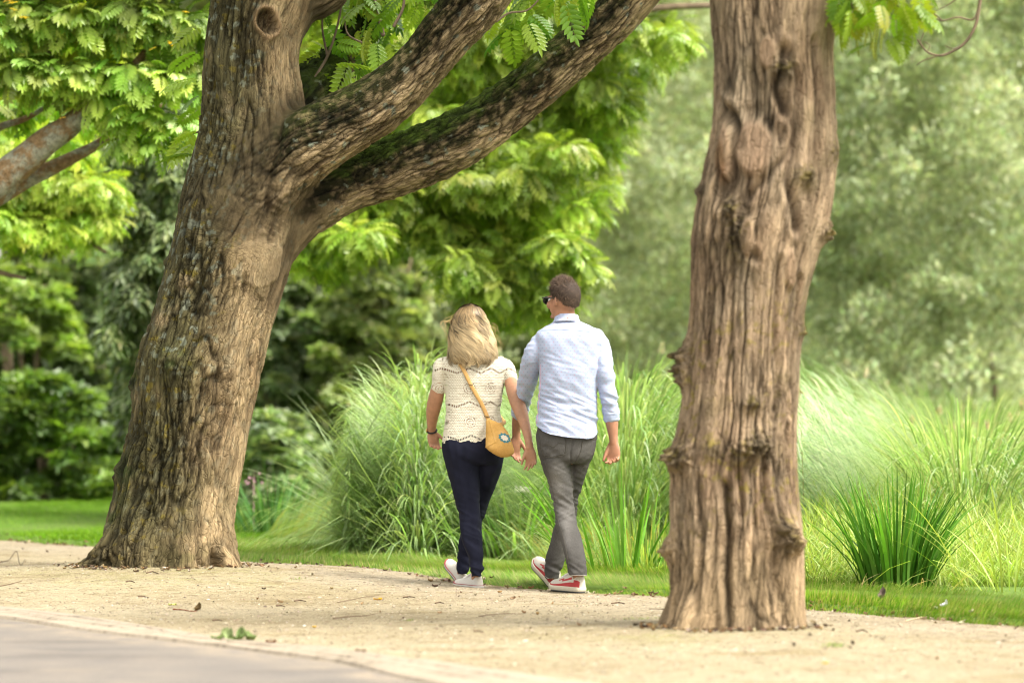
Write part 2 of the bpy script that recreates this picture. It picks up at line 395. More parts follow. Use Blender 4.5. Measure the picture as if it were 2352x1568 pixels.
V, Q = strip(lambda x: 0 * x + 6, road_y, xs, 200, lambda x, y, t: .016 - .004 * sstep(.9, 1, t) + .004 * fbm(np.stack([x, y, 0 * x], 1) * .7, 2, 5))
p = np.stack([V[:, 0], V[:, 1], 0 * V[:, 0]], 1); de = road_y(V[:, 0]) - V[:, 1]
sd_ = np.clip(sstep(.9, .0, de + .5 * fbm(p * 2.0, 4, 12)) * .75 + .5 * sstep(.15, .45, fbm(p * (1.2, 2.5, 1), 4, 13)), 0, 1) * sstep(-.4, .3, fbm(p * 7, 3, 14))
C = mixc(np.ones((len(V), 3)), (1.75, 1.62, 1.35), sd_); C = mixc(C, (.72, .72, .74), sstep(.2, .4, fbm(p * (.8, 2.2, 1), 3, 15)) * .7)
tag(obj('asphalt_road', V, Q, M_ASPH, col=C), kind='structure')
t = NT('worn_stone'); c = t.coord(); a = t.noise(c, 5, 5, .6, (.5, 2.5, 1)); b = t.noise(c, 90, 3)
t.bsdf(t.mix(1.0, t.ramp(a, [(.36, (.20, .17, .13)), (.46, (.29, .25, .19)), (.7, (.33, .29, .235))]), t.ramp(b, [(.3, (.8, .78, .76)), (.7, (1.12, 1.1, 1.08))]), 'MULTIPLY'), .9, t.bump(t.math('ADD', a, b), .5, .008)); M_STONE = t.m
def kz(x, y, t):
    joint = np.minimum(np.abs(t - .36), np.abs(t - .66)) < .035
    p = np.stack([x * 4, t * 5, 0 * x], 1)
    return .018 + .008 * np.sin(t * math.pi) ** .5 + .007 * pn(p, 3) - .022 * joint - .05 * ((t < .02) | (t > .98)) - .018 * sstep(.15, .4, pn(np.stack([x * 1.3, t * 2, 0 * x + 4], 1), 8))
V, Q = strip(lambda x: road_y(x) + .08, kerb_y, np.arange(-6.5, 3.0, .03), 26, kz)
tag(obj('stone_edging', V, Q, M_STONE), kind='structure')

# lawn and verge
def lawn_z(x, y):
    d = y - edge_y(x); p = np.stack([x, y, 0 * x], 1)
    return -.02 + .05 * sstep(-.05, .18, d) + .02 * fbm(p * 1.7, 2, 2) * sstep(0, .4, d)
t = NT('turf'); c = t.coord(); a = t.noise(c, 30, 4, .7); b = t.noise(c, 1.2, 3)
t.bsdf(t.mix(1.0, t.ramp(a, [(.3, (.06, .10, .018)), (.6, (.12, .20, .03)), (.8, (.18, .26, .05))]), t.ramp(b, [(.3, (.85, .9, .8)), (.7, (1.1, 1.08, 1.0))]), 'MULTIPLY'), .95, t.bump(a, .6, .02)); M_TURF = t.m
xs = np.arange(-9, 6, .08)
jag = lambda x: edge_y(x) + .06 * pn(np.stack([x * 3, 0 * x, 0 * x], 1), 31) + .05 * pn(np.stack([x * 11, 0 * x, 0 * x], 1), 32) - .03
V1, Q1 = strip(jag, lambda x: edge_y(x) + 2.2, xs, 40, lambda x, y, t: lawn_z(x, y))
V2, Q2 = strip(lambda x: edge_y(x) + 2.2, lambda x: 0 * x + 60, xs, 60, lambda x, y, t: lawn_z(x, y))
V, Fq = join([(V1, Q1), (V2, Q2)])
tag(obj('lawn', V, Fq, M_TURF), kind='structure')

# ------------------------------------------------------------------ leaf and blade scattering
def rotm(d, up, roll=None):
    """matrices whose x axis is d and z axis close to up"""
    d = norm(d); y = norm(np.cross(up, d)); z = np.cross(d, y)
    if roll is not None:
        c, s = np.cos(roll)[:, None], np.sin(roll)[:, None]; y, z = y * c + z * s, z * c - y * s
    return np.stack([d, y, z], 2)
def scatter(tv, tf, pos, R, sc, col, tcol=None):
    n, k = len(pos), len(tv)
    sc = np.asarray(sc, dtype=float); sc = sc[:, None] if sc.ndim == 1 else sc
    V = np.einsum('nij,nkj->nki', R, tv[None] * sc[:, None, :]) + pos[:, None, :]
    C = np.repeat(col[:, None, :], k, 1)
    if tcol is not None: C = C * tcol[None]
    Fo = (tf[None] + (np.arange(n) * k)[:, None, None]).reshape(-1, tf.shape[1])
    return V.reshape(-1, 3), Fo, C.reshape(-1, 3)
def blades(n, xy, z, length, width, lean, droop, cols, segs=3, seed=0, leandir=None, spread=1.0):
    """arching blades as bent strips"""
    r = np.random.default_rng(seed)
    az_ = r.uniform(0, 2 * math.pi, n)
    D = np.stack([np.cos(az_), np.sin(az_), 0 * az_], 1)
    if leandir is not None: D = norm(D * spread + np.asarray(leandir))
    S = np.stack([-D[:, 1], D[:, 0], 0 * az_], 1)
    f = r.uniform(0, math.pi, n); S = S * np.cos(f)[:, None] + D * np.sin(f)[:, None] * .8
    base = np.column_stack([xy, z]); V = []; th = lean; p = base.copy(); ws = np.array([1, .95, .75, .5, .28, .1])
    for k in range(segs + 1):
        wk = np.interp(k / segs, [0, .25, .55, .8, 1], [.7, 1, .85, .5, .06])
        V.append(p - S * (width * wk / 2)[:, None]); V.append(p + S * (width * wk / 2)[:, None])
        th = th + droop / segs
        p = p + (D * np.sin(th)[:, None] + np.array([0, 0, 1]) * np.cos(th)[:, None]) * (length / segs)[:, None]
    V = np.stack(V, 1); k = 2 * (segs + 1)
    q = np.array([[2 * i, 2 * i + 1, 2 * i + 3, 2 * i + 2] for i in range(segs)])
    Fo = (q[None] + (np.arange(n) * k)[:, None, None]).reshape(-1, 4)
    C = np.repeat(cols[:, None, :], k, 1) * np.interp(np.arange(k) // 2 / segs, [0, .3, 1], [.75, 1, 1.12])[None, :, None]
    return V.reshape(-1, 3), Fo, C.reshape(-1, 3)
def pick(pal, n, r, jit=.18):
    pal = np.array(pal); c = pal[r.integers(0, len(pal), n)]
    return np.clip(c * (1 + r.normal(0, jit, (n, 1))) * (1 + r.normal(0, .05, (n, 3))), .005, .9)

def grass_patch(name, n, xr, dr, length, pal, seed, back=None):
    r = np.random.default_rng(seed)
    x = r.uniform(*xr, n); d = dr[0] + (dr[1] - dr[0]) * r.uniform(0, 1, n) ** 1.3
    y = edge_y(x) + d + .05 * pn(np.stack([x * 3, 0 * x, 0 * x], 1), 31) + .04 * pn(np.stack([x * 11, 0 * x, 0 * x], 1), 32)
    L = r.uniform(*length, n) * (1 + .4 * pn(np.stack([x * 2, y * 2, 0 * x], 1), 4))
    L *= np.where(d < .15, .75, 1)
    c = pick(pal, n, r); pt = sstep(-.3, .5, fbm(np.stack([x * 1.5, y * 1.5, 0 * x], 1), 2, 7))
    c = c * (1 + .25 * (pt[:, None] - .5))
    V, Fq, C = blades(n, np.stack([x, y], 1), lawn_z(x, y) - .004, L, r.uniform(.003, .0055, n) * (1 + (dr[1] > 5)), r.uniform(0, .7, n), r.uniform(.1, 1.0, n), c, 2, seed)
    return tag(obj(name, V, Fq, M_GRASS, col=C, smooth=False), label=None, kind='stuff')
GP = [(.13, .25, .03), (.17, .30, .04), (.09, .19, .025), (.22, .33, .05), (.30, .33, .12), (.34, .30, .14)]
g1 = grass_patch('verge_grass', 90000, (-2.9, 3.2), (-.05, 2.9), (.025, .085), GP, 51)
tag(g1, 'short mown green grass of the verge between gravel path and reeds', 'grass')
g2 = grass_patch('lawn_grass', 60000, (-7.5, -1.9), (-.03, 17), (.03, .06), [(.15, .28, .035), (.19, .32, .05), (.12, .24, .03)], 52)
tag(g2, 'sunlit mown lawn behind the leaning trunk at the left', 'grass')
# small weeds at the verge back
r = np.random.default_rng(5)
# loose stones and crumbs
def stones(n, seed):
    r = np.random.default_rng(seed)
    x = r.uniform(-4.6, 3.2, n); y = r.uniform(15.0, 27, n)
    k = (y < edge_y(x) + .03) & (y > poly_y(ROAD, x) + .05); x, y = x[k], y[k]; n = len(x)
    o = np.array([[1, 0, 0], [0, 1, 0], [-1, 0, 0], [0, -1, 0], [0, 0, .8], [0, 0, -.5]], float)
    f = np.array([[0, 1, 4], [1, 2, 4], [2, 3, 4], [3, 0, 4]])
    d = np.stack([r.normal(size=n), r.normal(size=n), .15 * r.normal(size=n)], 1)
    s = np.exp(r.normal(math.log(.0028), .45, n)).clip(.0012, .011)
    V, Fq, C = scatter(o, f, np.column_stack([x, y, gravel_z(x, y) + s * .25]), rotm(d, np.array([[0, 0, 1.]])), np.stack([s * 1.5, s, s * .8], 1), pick([(.36, .30, .21), (.22, .18, .13), (.45, .40, .33), (.09, .07, .05), (.16, .12, .08)], n, r))
    return V, Fq, C
t = NT('pebble'); t.bsdf(t.attr('col').outputs['Color'], .85); M_PEB = t.m
V, Fq, C = stones(42000, 3)
tag(obj('loose_gravel', V, Fq, M_PEB, col=C, smooth=False), 'small stones, crumbs of bark and grit on the pale gravel', 'gravel', kind='stuff')
# ------------------------------------------------------------------ the two big trunks
def bark_disp(q, seed, amp=1.0, fl=1.0):
    """q = (cross section x, y, along) in metres -> displacement, cavity 0..1, plate tint"""
    qw = q.copy()
    wv = np.stack([pn(q * (2.4, 2.4, 1.3), seed + 50), pn(q * (2.4, 2.4, 1.3) + 7.3, seed + 51)], 1)
    wf = np.stack([pn(q * (8, 8, 5), seed + 52), pn(q * (8, 8, 5) + 3.1, seed + 53)], 1)
    qw[:, :2] += .06 * wv + .022 * wf
    qw[:, 2] += .10 * pn(q * (7, 7, 2), seed + 54)
    big = pn(qw * (4.2, 4.2, .6), seed) + .5 * pn(qw * (8.5, 8.5, 1.4), seed + 9)
    n1 = pn(qw * (13, 13, 2.0), seed + 1); n3 = pn(qw * (70, 70, 16), seed + 3); n4 = pn(qw * (28, 28, 9), seed + 4)
    f1 = np.exp(-(n1 / .10) ** 2)
    _, e1, c1 = worley(qw * (21, 21, 4.6), seed + 5); _, e2, c2 = worley(qw * (46, 46, 13), seed + 6)
    k1 = np.exp(-(e1 / .13) ** 2); k2 = np.exp(-(e2 / .16) ** 2)
    reg = sstep(-.4, .2, pn(q * (3, 3, 1.6), seed + 20))          # rougher and smoother stretches
    m = amp * (.3 + .7 * reg); ft = fl * fbm(qw * (2.6, 2.6, .35), 2, seed + 30)
    n5 = pn(qw * (8.5, 8.5, .95) + 3.3, seed + 40); f5 = np.exp(-(n5 / .038) ** 2) * sstep(-.25, .2, pn(q * (4, 4, 1.2), seed + 41)); n6 = pn(qw * (19, 19, 2.6) + 1.7, seed + 42); f6 = np.exp(-(n6 / .05) ** 2) * sstep(-.1, .3, pn(q * (6, 6, 2.5), seed + 43))
    d = .035 * ft + fl * .030 * big + m * (.012 * (c1 - .5) + .005 * (c2 - .5) - .016 * f1 - .012 * k1 - .0055 * k2 + .004 * n3 + .006 * n4) - .016 * f5 - .009 * f6
    cav = np.clip((.45 + .55 * reg) * (.6 * f1 + .7 * k1 + .35 * k2) + 1.1 * f5 + .8 * f6, 0, 1.25)
    return d, cav, (c1 - .5) + .6 * (c2 - .5)
def spots(P_, seed, f, thr, soft=.06):
    return sstep(thr, thr + soft, fbm(P_ * f, 3, seed))

# ---- left tree, a continuous surface grown from its trunk, limbs and root spurs
YL = 23.95
def path(lst, Y0): 
    c = np.array([P(u, v, Y0 + dy) for u, v, r, dy in lst]); rr = np.array([r * (Y0 + dy) / F for u, v, r, dy in lst]); return c, rr
BR = [
 path([(368, 1345, 178, 0), (376, 1300, 163, 0), (386, 1230, 150, 0), (399, 1150, 146, 0), (419, 1050, 144, 0), (438, 950, 141, 0), (455, 850, 145, 0), (483, 750, 138, 0), (513, 650, 139, 0), (536, 560, 143, 0), (556, 470, 142, 0), (574, 380, 134, 0), (582, 300, 126, 0), (581, 225, 121, 0), (577, 150, 114, 0), (585, 80, 114, .02), (606, 0, 128, .05), (622, -90, 135, .08), (640, -250, 120, .1), (650, -480, 105, .1)], YL),
 path([(560, 470, 110, -.08), (640, 385, 98, -.13), (700, 335, 88, -.18), (762, 300, 80, -.2), (877, 234, 70, -.24), (962, 156, 62, -.3), (1030, 75, 65, -.36), (1092, 0, 72, -.4), (1150, -90, 66, -.45), (1215, -250, 55, -.5)], YL),
 path([(560, 620, 90, .02), (628, 535, 77, .05), (705, 468, 73, .1), (800, 424, 68, .15), (900, 387, 70, .18), (1010, 340, 71, .2), (1130, 272, 64, .22), (1236, 190, 59, .22), (1332, 107, 56, .22), (1420, 25, 55, .2), (1500, -70, 54, .2), (1620, -230, 48, .2)], YL),
 path([(600, 300, 70, .15), (690, 225, 62, .4), (760, 165, 52, .6), (820, 95, 46, .75), (862, 0, 42, .85), (890, -150, 38, .9)], YL),
 path([(330, 1215, 80, -.1), (262, 1268, 52, -.2), (200, 1300, 28, -.25), (140, 1318, 12, -.25), (100, 1330, 6, -.22)], YL),
 path([(480, 1190, 60, -.12), (515, 1270, 40, -.22), (545, 1325, 26, -.3), (560, 1350, 14, -.3)], YL),
 path([(430, 1200, 60, -.25), (425, 1290, 50, -.36), (415, 1360, 40, -.42)], YL),
 path([(330, 1190, 60, -.22), (310, 1280, 48, -.34), (290, 1350, 36, -.4)], YL),
 path([(650, 10, 60, .05), (735, -20, 60, .1), (790, -90, 50, .15), (850, -250, 40, .15)], YL),
]
parts = []
for k, (c, rr) in enumerate(BR): parts.append(tube(c, rr, 40, (0, 1, 0), n=max(10, len(c) * 4)))
V, Q, N = remesh(parts, .0085, 20)
def branch_coords(V, brs):
    W = []; D = []
    for c, rr in brs:
        m = 90; a = catmull(np.column_stack([c, rr]), m); pc, pr = a[:, :3], np.maximum(a[:, 3], .03)
        t, s, b = frames(pc, (0, 1, 0)); L = np.concatenate([[0], np.cumsum(np.linalg.norm(np.diff(pc, axis=0), axis=1))])
        best = np.empty(len(V), int)
        for i in range(0, len(V), 40000):
            d = ((V[i:i + 40000, None, :] - pc[None]) ** 2).sum(2); best[i:i + 40000] = d.argmin(1)
        r = V - pc[best]; al = (r * t[best]).sum(1)
        x = (r * s[best]).sum(1); y = (r * b[best]).sum(1); e = np.hypot(x, y) / pr[best]
        Rm = np.maximum(pr.mean(), .12)
        W.append(np.sqrt((r ** 2).sum(1)) / pr[best]); D.append(np.stack([x / (np.hypot(x, y) + 1e-6) * Rm, y / (np.hypot(x, y) + 1e-6) * Rm, L[best] + al], 1))
    W = np.array(W); W = np.exp(-9 * (W - W.min(0))); W /= W.sum(0); return W, D
W, D = branch_coords(V, BR[:4] + [BR[8]])
disp = np.zeros(len(V)); cav = np.zeros(len(V)); big = np.zeros(len(V)); BQ = np.zeros_like(V)
for k in range(len(D)):
    ii = np.where(W[k] > .02)[0]; d, c_, b_ = bark_disp(D[k][ii], 100 + 17 * k, 1.05 if k == 0 else .8, 1.35 if k == 0 else .45)
    if k == 0: ui, vi = unproject(V[ii]); rs = 1 - .42 * sstep(-10, 70, ui - np.interp(vi, [0, 300, 600, 900, 1200, 1330], [585, 570, 505, 455, 395, 380])); d = d * rs; c_ = c_ * rs
    disp[ii] += W[k][ii] * d; cav[ii] += W[k][ii] * c_; big[ii] += W[k][ii] * b_
    BQ += W[k][:, None] * (D[k] + 3.1 * k)
u_, v_ = unproject(V); front = sstep(.0, -.25, N[:, 1])
def bump3(V, c, s, sz=None):
    d = V - np.asarray(c); s = np.broadcast_to(np.asarray(s, float), 3); return np.exp(-((d / s) ** 2).sum(1))
def surf(u, v, Y0, hw): return P(u, v, Y0 - hw)
# smooth old pruning scar
sm = bump3(V, surf(600, 605, YL, .36), (.15, .3, .22)); sm = sstep(.38, .62, sm + .22 * pn(V * 9, 12) + .1 * pn(V * 25, 13))
disp = disp * (1 - .7 * sm) + .012 * sm; cav *= (1 - .7 * sm)
# bumps along the left outline and burls
for (u, v, s, a, hw) in [(298, 885, .06, .055, .0), (372, 600, .045, .03, .0), (400, 840, .09, .05, .33), (268, 1085, .07, .035, .1), (250, 1200, .08, .02, .2), (640, 470, .1, .03, .36), (660, 640, .06, .03, .25), (540, 640, .06, .03, .4), (660,300,.05,.02,.3)]:
    g = bump3(V, surf(u, v, YL, hw), s); disp += a * g * (1 + .6 * pn(V * 30, 7))
# the deep seam that runs down from the scar
SE = catmull([surf(560, 640, YL, .40), surf(552, 700, YL, .40), surf(535, 760, YL, .40), surf(515, 820, YL, .40), surf(500, 880, YL, .4)], 90)
dm = np.min([np.sqrt(((V - c) * (1, .35, .7)) ** 2 @ np.ones(3)) for c in SE], axis=0)
g = np.exp(-(dm / .022) ** 2); disp -= .05 * g; cav = np.maximum(cav, g)
SE = catmull([surf(470, 1330, YL, .46), surf(462, 1280, YL, .46), surf(468, 1200, YL, .44), (surf(480, 1120, YL, .42))], 90)
dm = np.min([np.sqrt(((V - c) * (1, .3, .7)) ** 2 @ np.ones(3)) for c in SE], axis=0)
g = np.exp(-(dm / .028) ** 2); disp -= .045 * g; cav = np.maximum(cav, .8 * g)
SE = catmull([surf(690, 560, YL, .15), surf(705, 480, YL, .2), surf(740, 430, YL, .2), surf(790, 390, YL, .25)], 90)
dm = np.min([np.sqrt(((V - c) * (1, .3, 1)) ** 2 @ np.ones(3)) for c in SE], axis=0)
g = np.exp(-(dm / .02) ** 2); disp -= .035 * g; cav = np.maximum(cav, .6 * g)
SE = catmull([surf(650, 215, YL, .3), surf(640, 300, YL, .34), surf(625, 380, YL, .36), surf(612, 470, YL, .37)], 90)
dm = np.min([np.sqrt(((V - c) * (1, .3, .7)) ** 2 @ np.ones(3)) for c in SE], axis=0)
g = np.exp(-(dm / .02) ** 2); disp -= .03 * g; cav = np.maximum(cav, .6 * g)
SE = catmull([surf(548, -40, YL, .3), surf(545, 60, YL, .3), surf(540, 160, YL, .3), surf(528, 260, YL, .32)], 90)
dm = np.min([np.sqrt(((V - c) * (1, .3, .7)) ** 2 @ np.ones(3)) for c in SE], axis=0)
g = np.exp(-(dm / .018) ** 2); disp -= .03 * g; cav = np.maximum(cav, .6 * g)
# knot hole with its callus ring
kx = (u_ - 611) / 27.0 + .22 * pn(V * 9, 19); kv = (v_ - 52) / 36.0 + .22 * pn(V * 9, 29); kr = np.hypot(kx, kv + .10 * kx * kx); kf = front * (V[:, 1] < YL)
ring = np.exp(-((kr - 1.0) / .2) ** 2) * kf; hole = sstep(.92, .6, kr) * kf
disp = disp * (1 - np.clip(ring + hole, 0, 1) * .85) + .042 * ring - .055 * hole; cav = np.clip(cav * (1 - ring), 0, 1)
V2 = V + N * disp[:, None]; N2 = vnormals(V2, Q)
# bark colours
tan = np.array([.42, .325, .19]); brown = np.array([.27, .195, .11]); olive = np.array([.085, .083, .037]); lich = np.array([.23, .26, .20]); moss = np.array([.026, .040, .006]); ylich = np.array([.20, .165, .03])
nA = fbm(V * 3.2, 3, 61); nB = fbm(V * 9, 3, 62)
C = mixc(np.repeat(tan[None], len(V), 0), brown, sstep(-.3, .45, nA + .3 * nB))
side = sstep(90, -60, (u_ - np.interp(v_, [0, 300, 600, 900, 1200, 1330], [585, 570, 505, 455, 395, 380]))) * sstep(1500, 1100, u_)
limb = np.clip(W[1] + W[2] + W[3] + .6 * W[4], 0, 1); trunkw = 1 - limb
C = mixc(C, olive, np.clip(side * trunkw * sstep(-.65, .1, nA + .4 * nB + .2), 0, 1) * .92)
C = mixc(C, olive * 1.1, .55 * trunkw * sstep(0, .3, fbm(V * (2, 2, 1), 3, 71)))
C = mixc(C, lich, np.clip(spots(V, 63, 17, .16) * (.2 + 1.0 * side * sstep(1150, 600, v_) * sstep(-.3, .1, nA)) * (trunkw), 0, 1) * .9)

C = mixc(C, ylich, spots(V, 65, 19, .27) * side * .8)
up = sstep(-.15, .55, N2[:, 2] + .25 * nB)
mossm = np.clip(limb * sstep(-.42, .0, N[:, 2] + .28 * nA + .25 * nB + .12 * fbm(V * 30, 2, 5)), 0, 1)
C = mixc(C, (.034, .032, .011), np.clip(mossm * 1.1, 0, 1) * (.55 + .45 * sstep(-.35, .1, fbm(V * 22, 2, 44))))
C = mixc(C, lich * 1.0, spots(V, 64, 16, .31) * limb * .85)
green = sstep(.15, .6, N[:, 2] + .35 * nB + .2 * nA) * np.clip(W[2] * sstep(1500, 1000, u_) + W[3] + .25 * W[1], 0, 1)
C = mixc(C, moss * np.array([2.6, 3.0, 2.2]), green * .95)
C = mixc(C, moss * 1.6, np.clip(W[3] * sstep(-.6, .2, nB), 0, 1) * .8)
for (u, v, s, hw) in [(298, 878, .1, 0), (380, 610, .06, 0), (400, 830, .11, .33), (275, 1085, .12, .2), (250, 1180, .1, .2), (430, 1290, .15, .4)]:
    C = mixc(C, moss * 1.5 + .01, np.clip(bump3(V, surf(u, v, YL, hw), s) * 1.3 * sstep(-.4, .3, nB), 0, .9))
C = mixc(C, (.42, .33, .20), sm * .45)
C = mixc(C, (.31, .23, .13), sstep(1150, 1300, v_) * .5 * (1 - side * .5))
C = mixc(C, (.28, .19, .11), ring * .8); C = mixc(C, np.array([.10, .062, .035]), hole * .9 * sstep(-.1, .3, fbm(V * 30, 2, 4))); C = mixc(C, (.045, .03, .02), hole * .8 * sstep(.1, -.2, fbm(V * 30, 2, 4)))
C *= (1 + .45 * big * (1 - sm))[:, None] * (1 + .22 * fbm(V * (5, 5, 1.6), 3, 99))[:, None]
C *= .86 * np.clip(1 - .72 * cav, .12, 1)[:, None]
# moss cushions stand proud
V2 = V2 + N * (np.clip(green, 0, 1) * .018 * (.5 + pn(V * 14, 88)) + np.clip(W[3], 0, 1) * .02 * pn(V * 16, 89))[:, None]
TL = thing('leaning_tree', (V[:, 0][V[:, 2] < .3].mean(), YL, .1), 'huge leaning mossy tree with deeply furrowed bark and two limbs sweeping up to the right', 'tree')
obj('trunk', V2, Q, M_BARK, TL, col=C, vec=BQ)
NT_L = len(V2)

# ---- right tree
YR = 18.62
RL = [(-450, 1650, 1905), (-250, 1640, 1910), (-100, 1622, 1922), (0, 1622, 1925), (60, 1624, 1918), (120, 1629, 1914), (200, 1630, 1917), (300, 1622, 1922), (400, 1602, 1921), (500, 1583, 1908), (560, 1577, 1893), (620, 1576, 1876), (700, 1577, 1858), (800, 1571, 1848), (900, 1562, 1842), (1000, 1548, 1836), (1100, 1537, 1838), (1200, 1537, 1848), (1300, 1532, 1853), (1380, 1525, 1855), (1440, 1512, 1860), (1500, 1490, 1875)]
rows = []
for v, a, b in RL:
    pa, pb = P(a, v, YR), P(b, v, YR); rows.append([(pa[0] + pb[0]) / 2, YR, pa[2], (pb[0] - pa[0]) / 2])
rows = np.array(rows[::-1]); nz, na = 620, 430
A = catmull(rows, nz); th = np.linspace(0, 2 * math.pi, na, endpoint=False)
# a fluted, not round, section
z = A[:, 2][:, None]; TH = th[None, :]
q0 = np.stack([(np.cos(TH) + 0 * z).ravel() * .35, (np.sin(TH) + 0 * z).ravel() * .35, (z + 0 * TH).ravel()], 1)
rad = A[:, 3][:, None] * (1 + .0 * TH)
V = np.stack([A[:, 0][:, None] + rad * np.cos(TH), A[:, 1][:, None] + .92 * rad * np.sin(TH), z + 0 * TH], -1).reshape(-1, 3)
Q, T = grid_faces(nz, na, True)
nrm = np.stack([np.cos(TH) + 0 * z, np.sin(TH) / .92 + 0 * z, 0 * z + 0 * TH], -1).reshape(-1, 3); nrm = norm(nrm)
disp, cav, big = bark_disp(q0 * (1, 1, .62), 400, .60, .9); cav *= .75
disp -= .012
u_, v_ = unproject(V); front = sstep(.1, -.3, nrm[:, 1])
def fsurf(u, v):
    r = A[np.abs(P(1700, v, YR)[2] - A[:, 2]).argmin()]; x = P(u, v, YR)[0]
    return P(u, v, YR - .92 * r[3] * math.sqrt(max(0, 1 - ((x - r[0]) / r[3]) ** 2)))
def rough(V, s): return .55 + .9 * np.abs(fbm(V * 26, 3, s)) * 2
burlm = np.zeros(len(V))
for (u, v, su, sv, a) in [(1562, 822, .055, .085, .075), (1556, 865, .05, .06, .05), (1555, 1048, .075, .065, .085), (1738, 1022, .075, .065, .08), (1700, 1045, .05, .05, .03), (1730, 925, .045, .04, .055), (1640, 1035, .05, .05, .016), (1812, 1245, .07, .055, .085), (1800, 1215, .05, .05, .05), (1530, 1262, .04, .055, .065), (1898, 535, .05, .05, .05), (1848, 405, .05, .05, .06), (1675, 475, .04, .05, .045), (1593, 440, .03, .03, .03), (1800, 160, .05, .06, .05), (1690, 540, .06, .1, .03), (1915, 350, .04, .06, .02), (1845, 760, .03, .04, .02), (1600, 180, .05, .06, .02)]:
    g = bump3(V, fsurf(u, v), (su, .11, sv)); disp = disp + a * g * rough(V, 33); burlm = np.maximum(burlm, g)
# hollows and long scars
for pts, wd, dp in [([(1672, 262), (1690, 290), (1698, 330)], .022, .05), ([(1690, 330), (1680, 400), (1660, 450)], .03, .03), ([(1800, 120), (1795, 165), (1782, 205), (1800, 250)], .022, .06), ([(1815, 130), (1830, 200), (1825, 330), (1810, 420), (1830, 520)], .02, .03), ([(1740, 250), (1680, 260), (1645, 230)], .015, .012), ([(1812, 260), (1818, 330), (1770, 400), (1720, 450)], .014, .02), ([(1667, 1120), (1670, 1200), (1668, 1300), (1672, 1400), (1668, 1460)], .02, .035), ([(1680, 640), (1676, 760), (1660, 860)], .012, .015), ([(1790, 600), (1780, 740), (1788, 860), (1780, 960)], .014, .02), ([(1640, 560), (1630, 700), (1625, 820)], .013, .015), ([(1840, 640), (1825, 800), (1815, 950)], .014, .02), ([(1760, 1050), (1765, 1150), (1785, 1260), (1790, 1400)], .015, .02), ([(1605, 1100), (1612, 1250), (1600, 1400)], .015, .018), ([(1700, 1080), (1706, 1180)], .015, .02), ([(1625, 0), (1640, 100), (1655, 200)], .016, .02), ([(1660, 480), (1690, 560), (1740, 590)], .015, .022), ([(1870, 100), (1880, 250), (1870, 400)], .018, .025)]:
    SE = catmull([fsurf(*p) for p in pts], 110); dm = np.full(len(V), 9.)
    sel = np.where(nrm[:, 1] < .3)[0]
    wv = .012 * pn(V[sel] * (6, 6, 9), 90)
    for c in SE:
        d = V[sel] - c; d[:, 0] += wv; dm[sel] = np.minimum(dm[sel], np.sqrt(d[:, 0] ** 2 + (.35 * d[:, 1]) ** 2 + (.6 * d[:, 2]) ** 2))
    g = np.exp(-(dm / wd) ** 2); disp = disp - dp * g; cav = np.maximum(cav, min(1, dp / .035) * g)
    rim = np.exp(-((dm - wd * 1.9) / (wd * .8)) ** 2); disp = disp + .25 * dp * rim
# smooth healed panels
smo = np.zeros(len(V))
for (u, v, su, sv) in [(1730, 340, .12, .17), (1665, 350, .03, .17), (1715, 545, .045, .12), (1760, 120, .05, .1), (1815, 620, .03, .12)]:
    g = sstep(.4, .7, bump3(V, fsurf(u, v), (su, .3, sv))); smo = np.maximum(smo, g)
disp = disp * (1 - .7 * smo) + .018 * smo; cav = cav * (1 - .8 * smo)
# spread at the foot
foot = sstep(.28, -.02, V[:, 2]); disp += foot * (.008 + .09 * pn(q0 * (6, 6, .3), 77) + .04 * pn(q0 * (15, 15, .5), 78))
V2 = V + nrm * disp[:, None]
tan = np.array([.455, .35, .235]); brown = np.array([.28, .195, .125]); grey = np.array([.31, .265, .19])
nA = fbm(V * (4, 4, 2.2), 3, 161); nB = fbm(V * 10, 3, 162)
C = mixc(np.repeat(tan[None], len(V), 0), brown, sstep(-.35, .5, nA + .4 * nB))
C = mixc(C, grey, sstep(.05, .5, fbm(V * (5, 5, 1.5), 3, 163)) * .6)
C = mixc(C, (.38, .265, .175), smo * .7)
C = mixc(C, (.30, .165, .08), sstep(.4, .8, bump3(V, fsurf(1655, 370), (.035, .3, .16))) * .7)
C = mixc(C, (.12, .10, .058), np.clip(burlm * 1.2, 0, 1) * .75)
yl = spots(V, 165, 26, .19) * sstep(560, 850, v_) * sstep(1350, 1100, v_) * sstep(-.25, .2, fbm(V * 3.5, 2, 166)); C = mixc(C, (.34, .28, .07), yl * .75)
yl = spots(V, 175, 30, .1) * np.clip(burlm * 1.6, 0, 1) * (nrm[:, 1] < 0); C = mixc(C, (.22, .18, .035), yl * .5)
C = mixc(C, (.12, .11, .04), sstep(.1, .4, fbm(V * 3, 3, 170)) * .35)
C = mixc(C, (.44, .33, .20), sstep(1150, 1380, v_ + 60 * nA) * .8)
C *= (1 + .4 * big * (1 - smo))[:, None] * (1 + .28 * fbm(V * (6, 6, 1.6), 3, 99))[:, None]
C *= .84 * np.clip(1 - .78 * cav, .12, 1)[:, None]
TR = thing('upright_tree', (A[0, 0], YR, .0), 'thick upright tree trunk with burls and scars standing alone on the gravel at the right', 'tree')
obj('trunk', V2, [Q, T], M_BARK, TR, col=C, vec=q0 + 5)

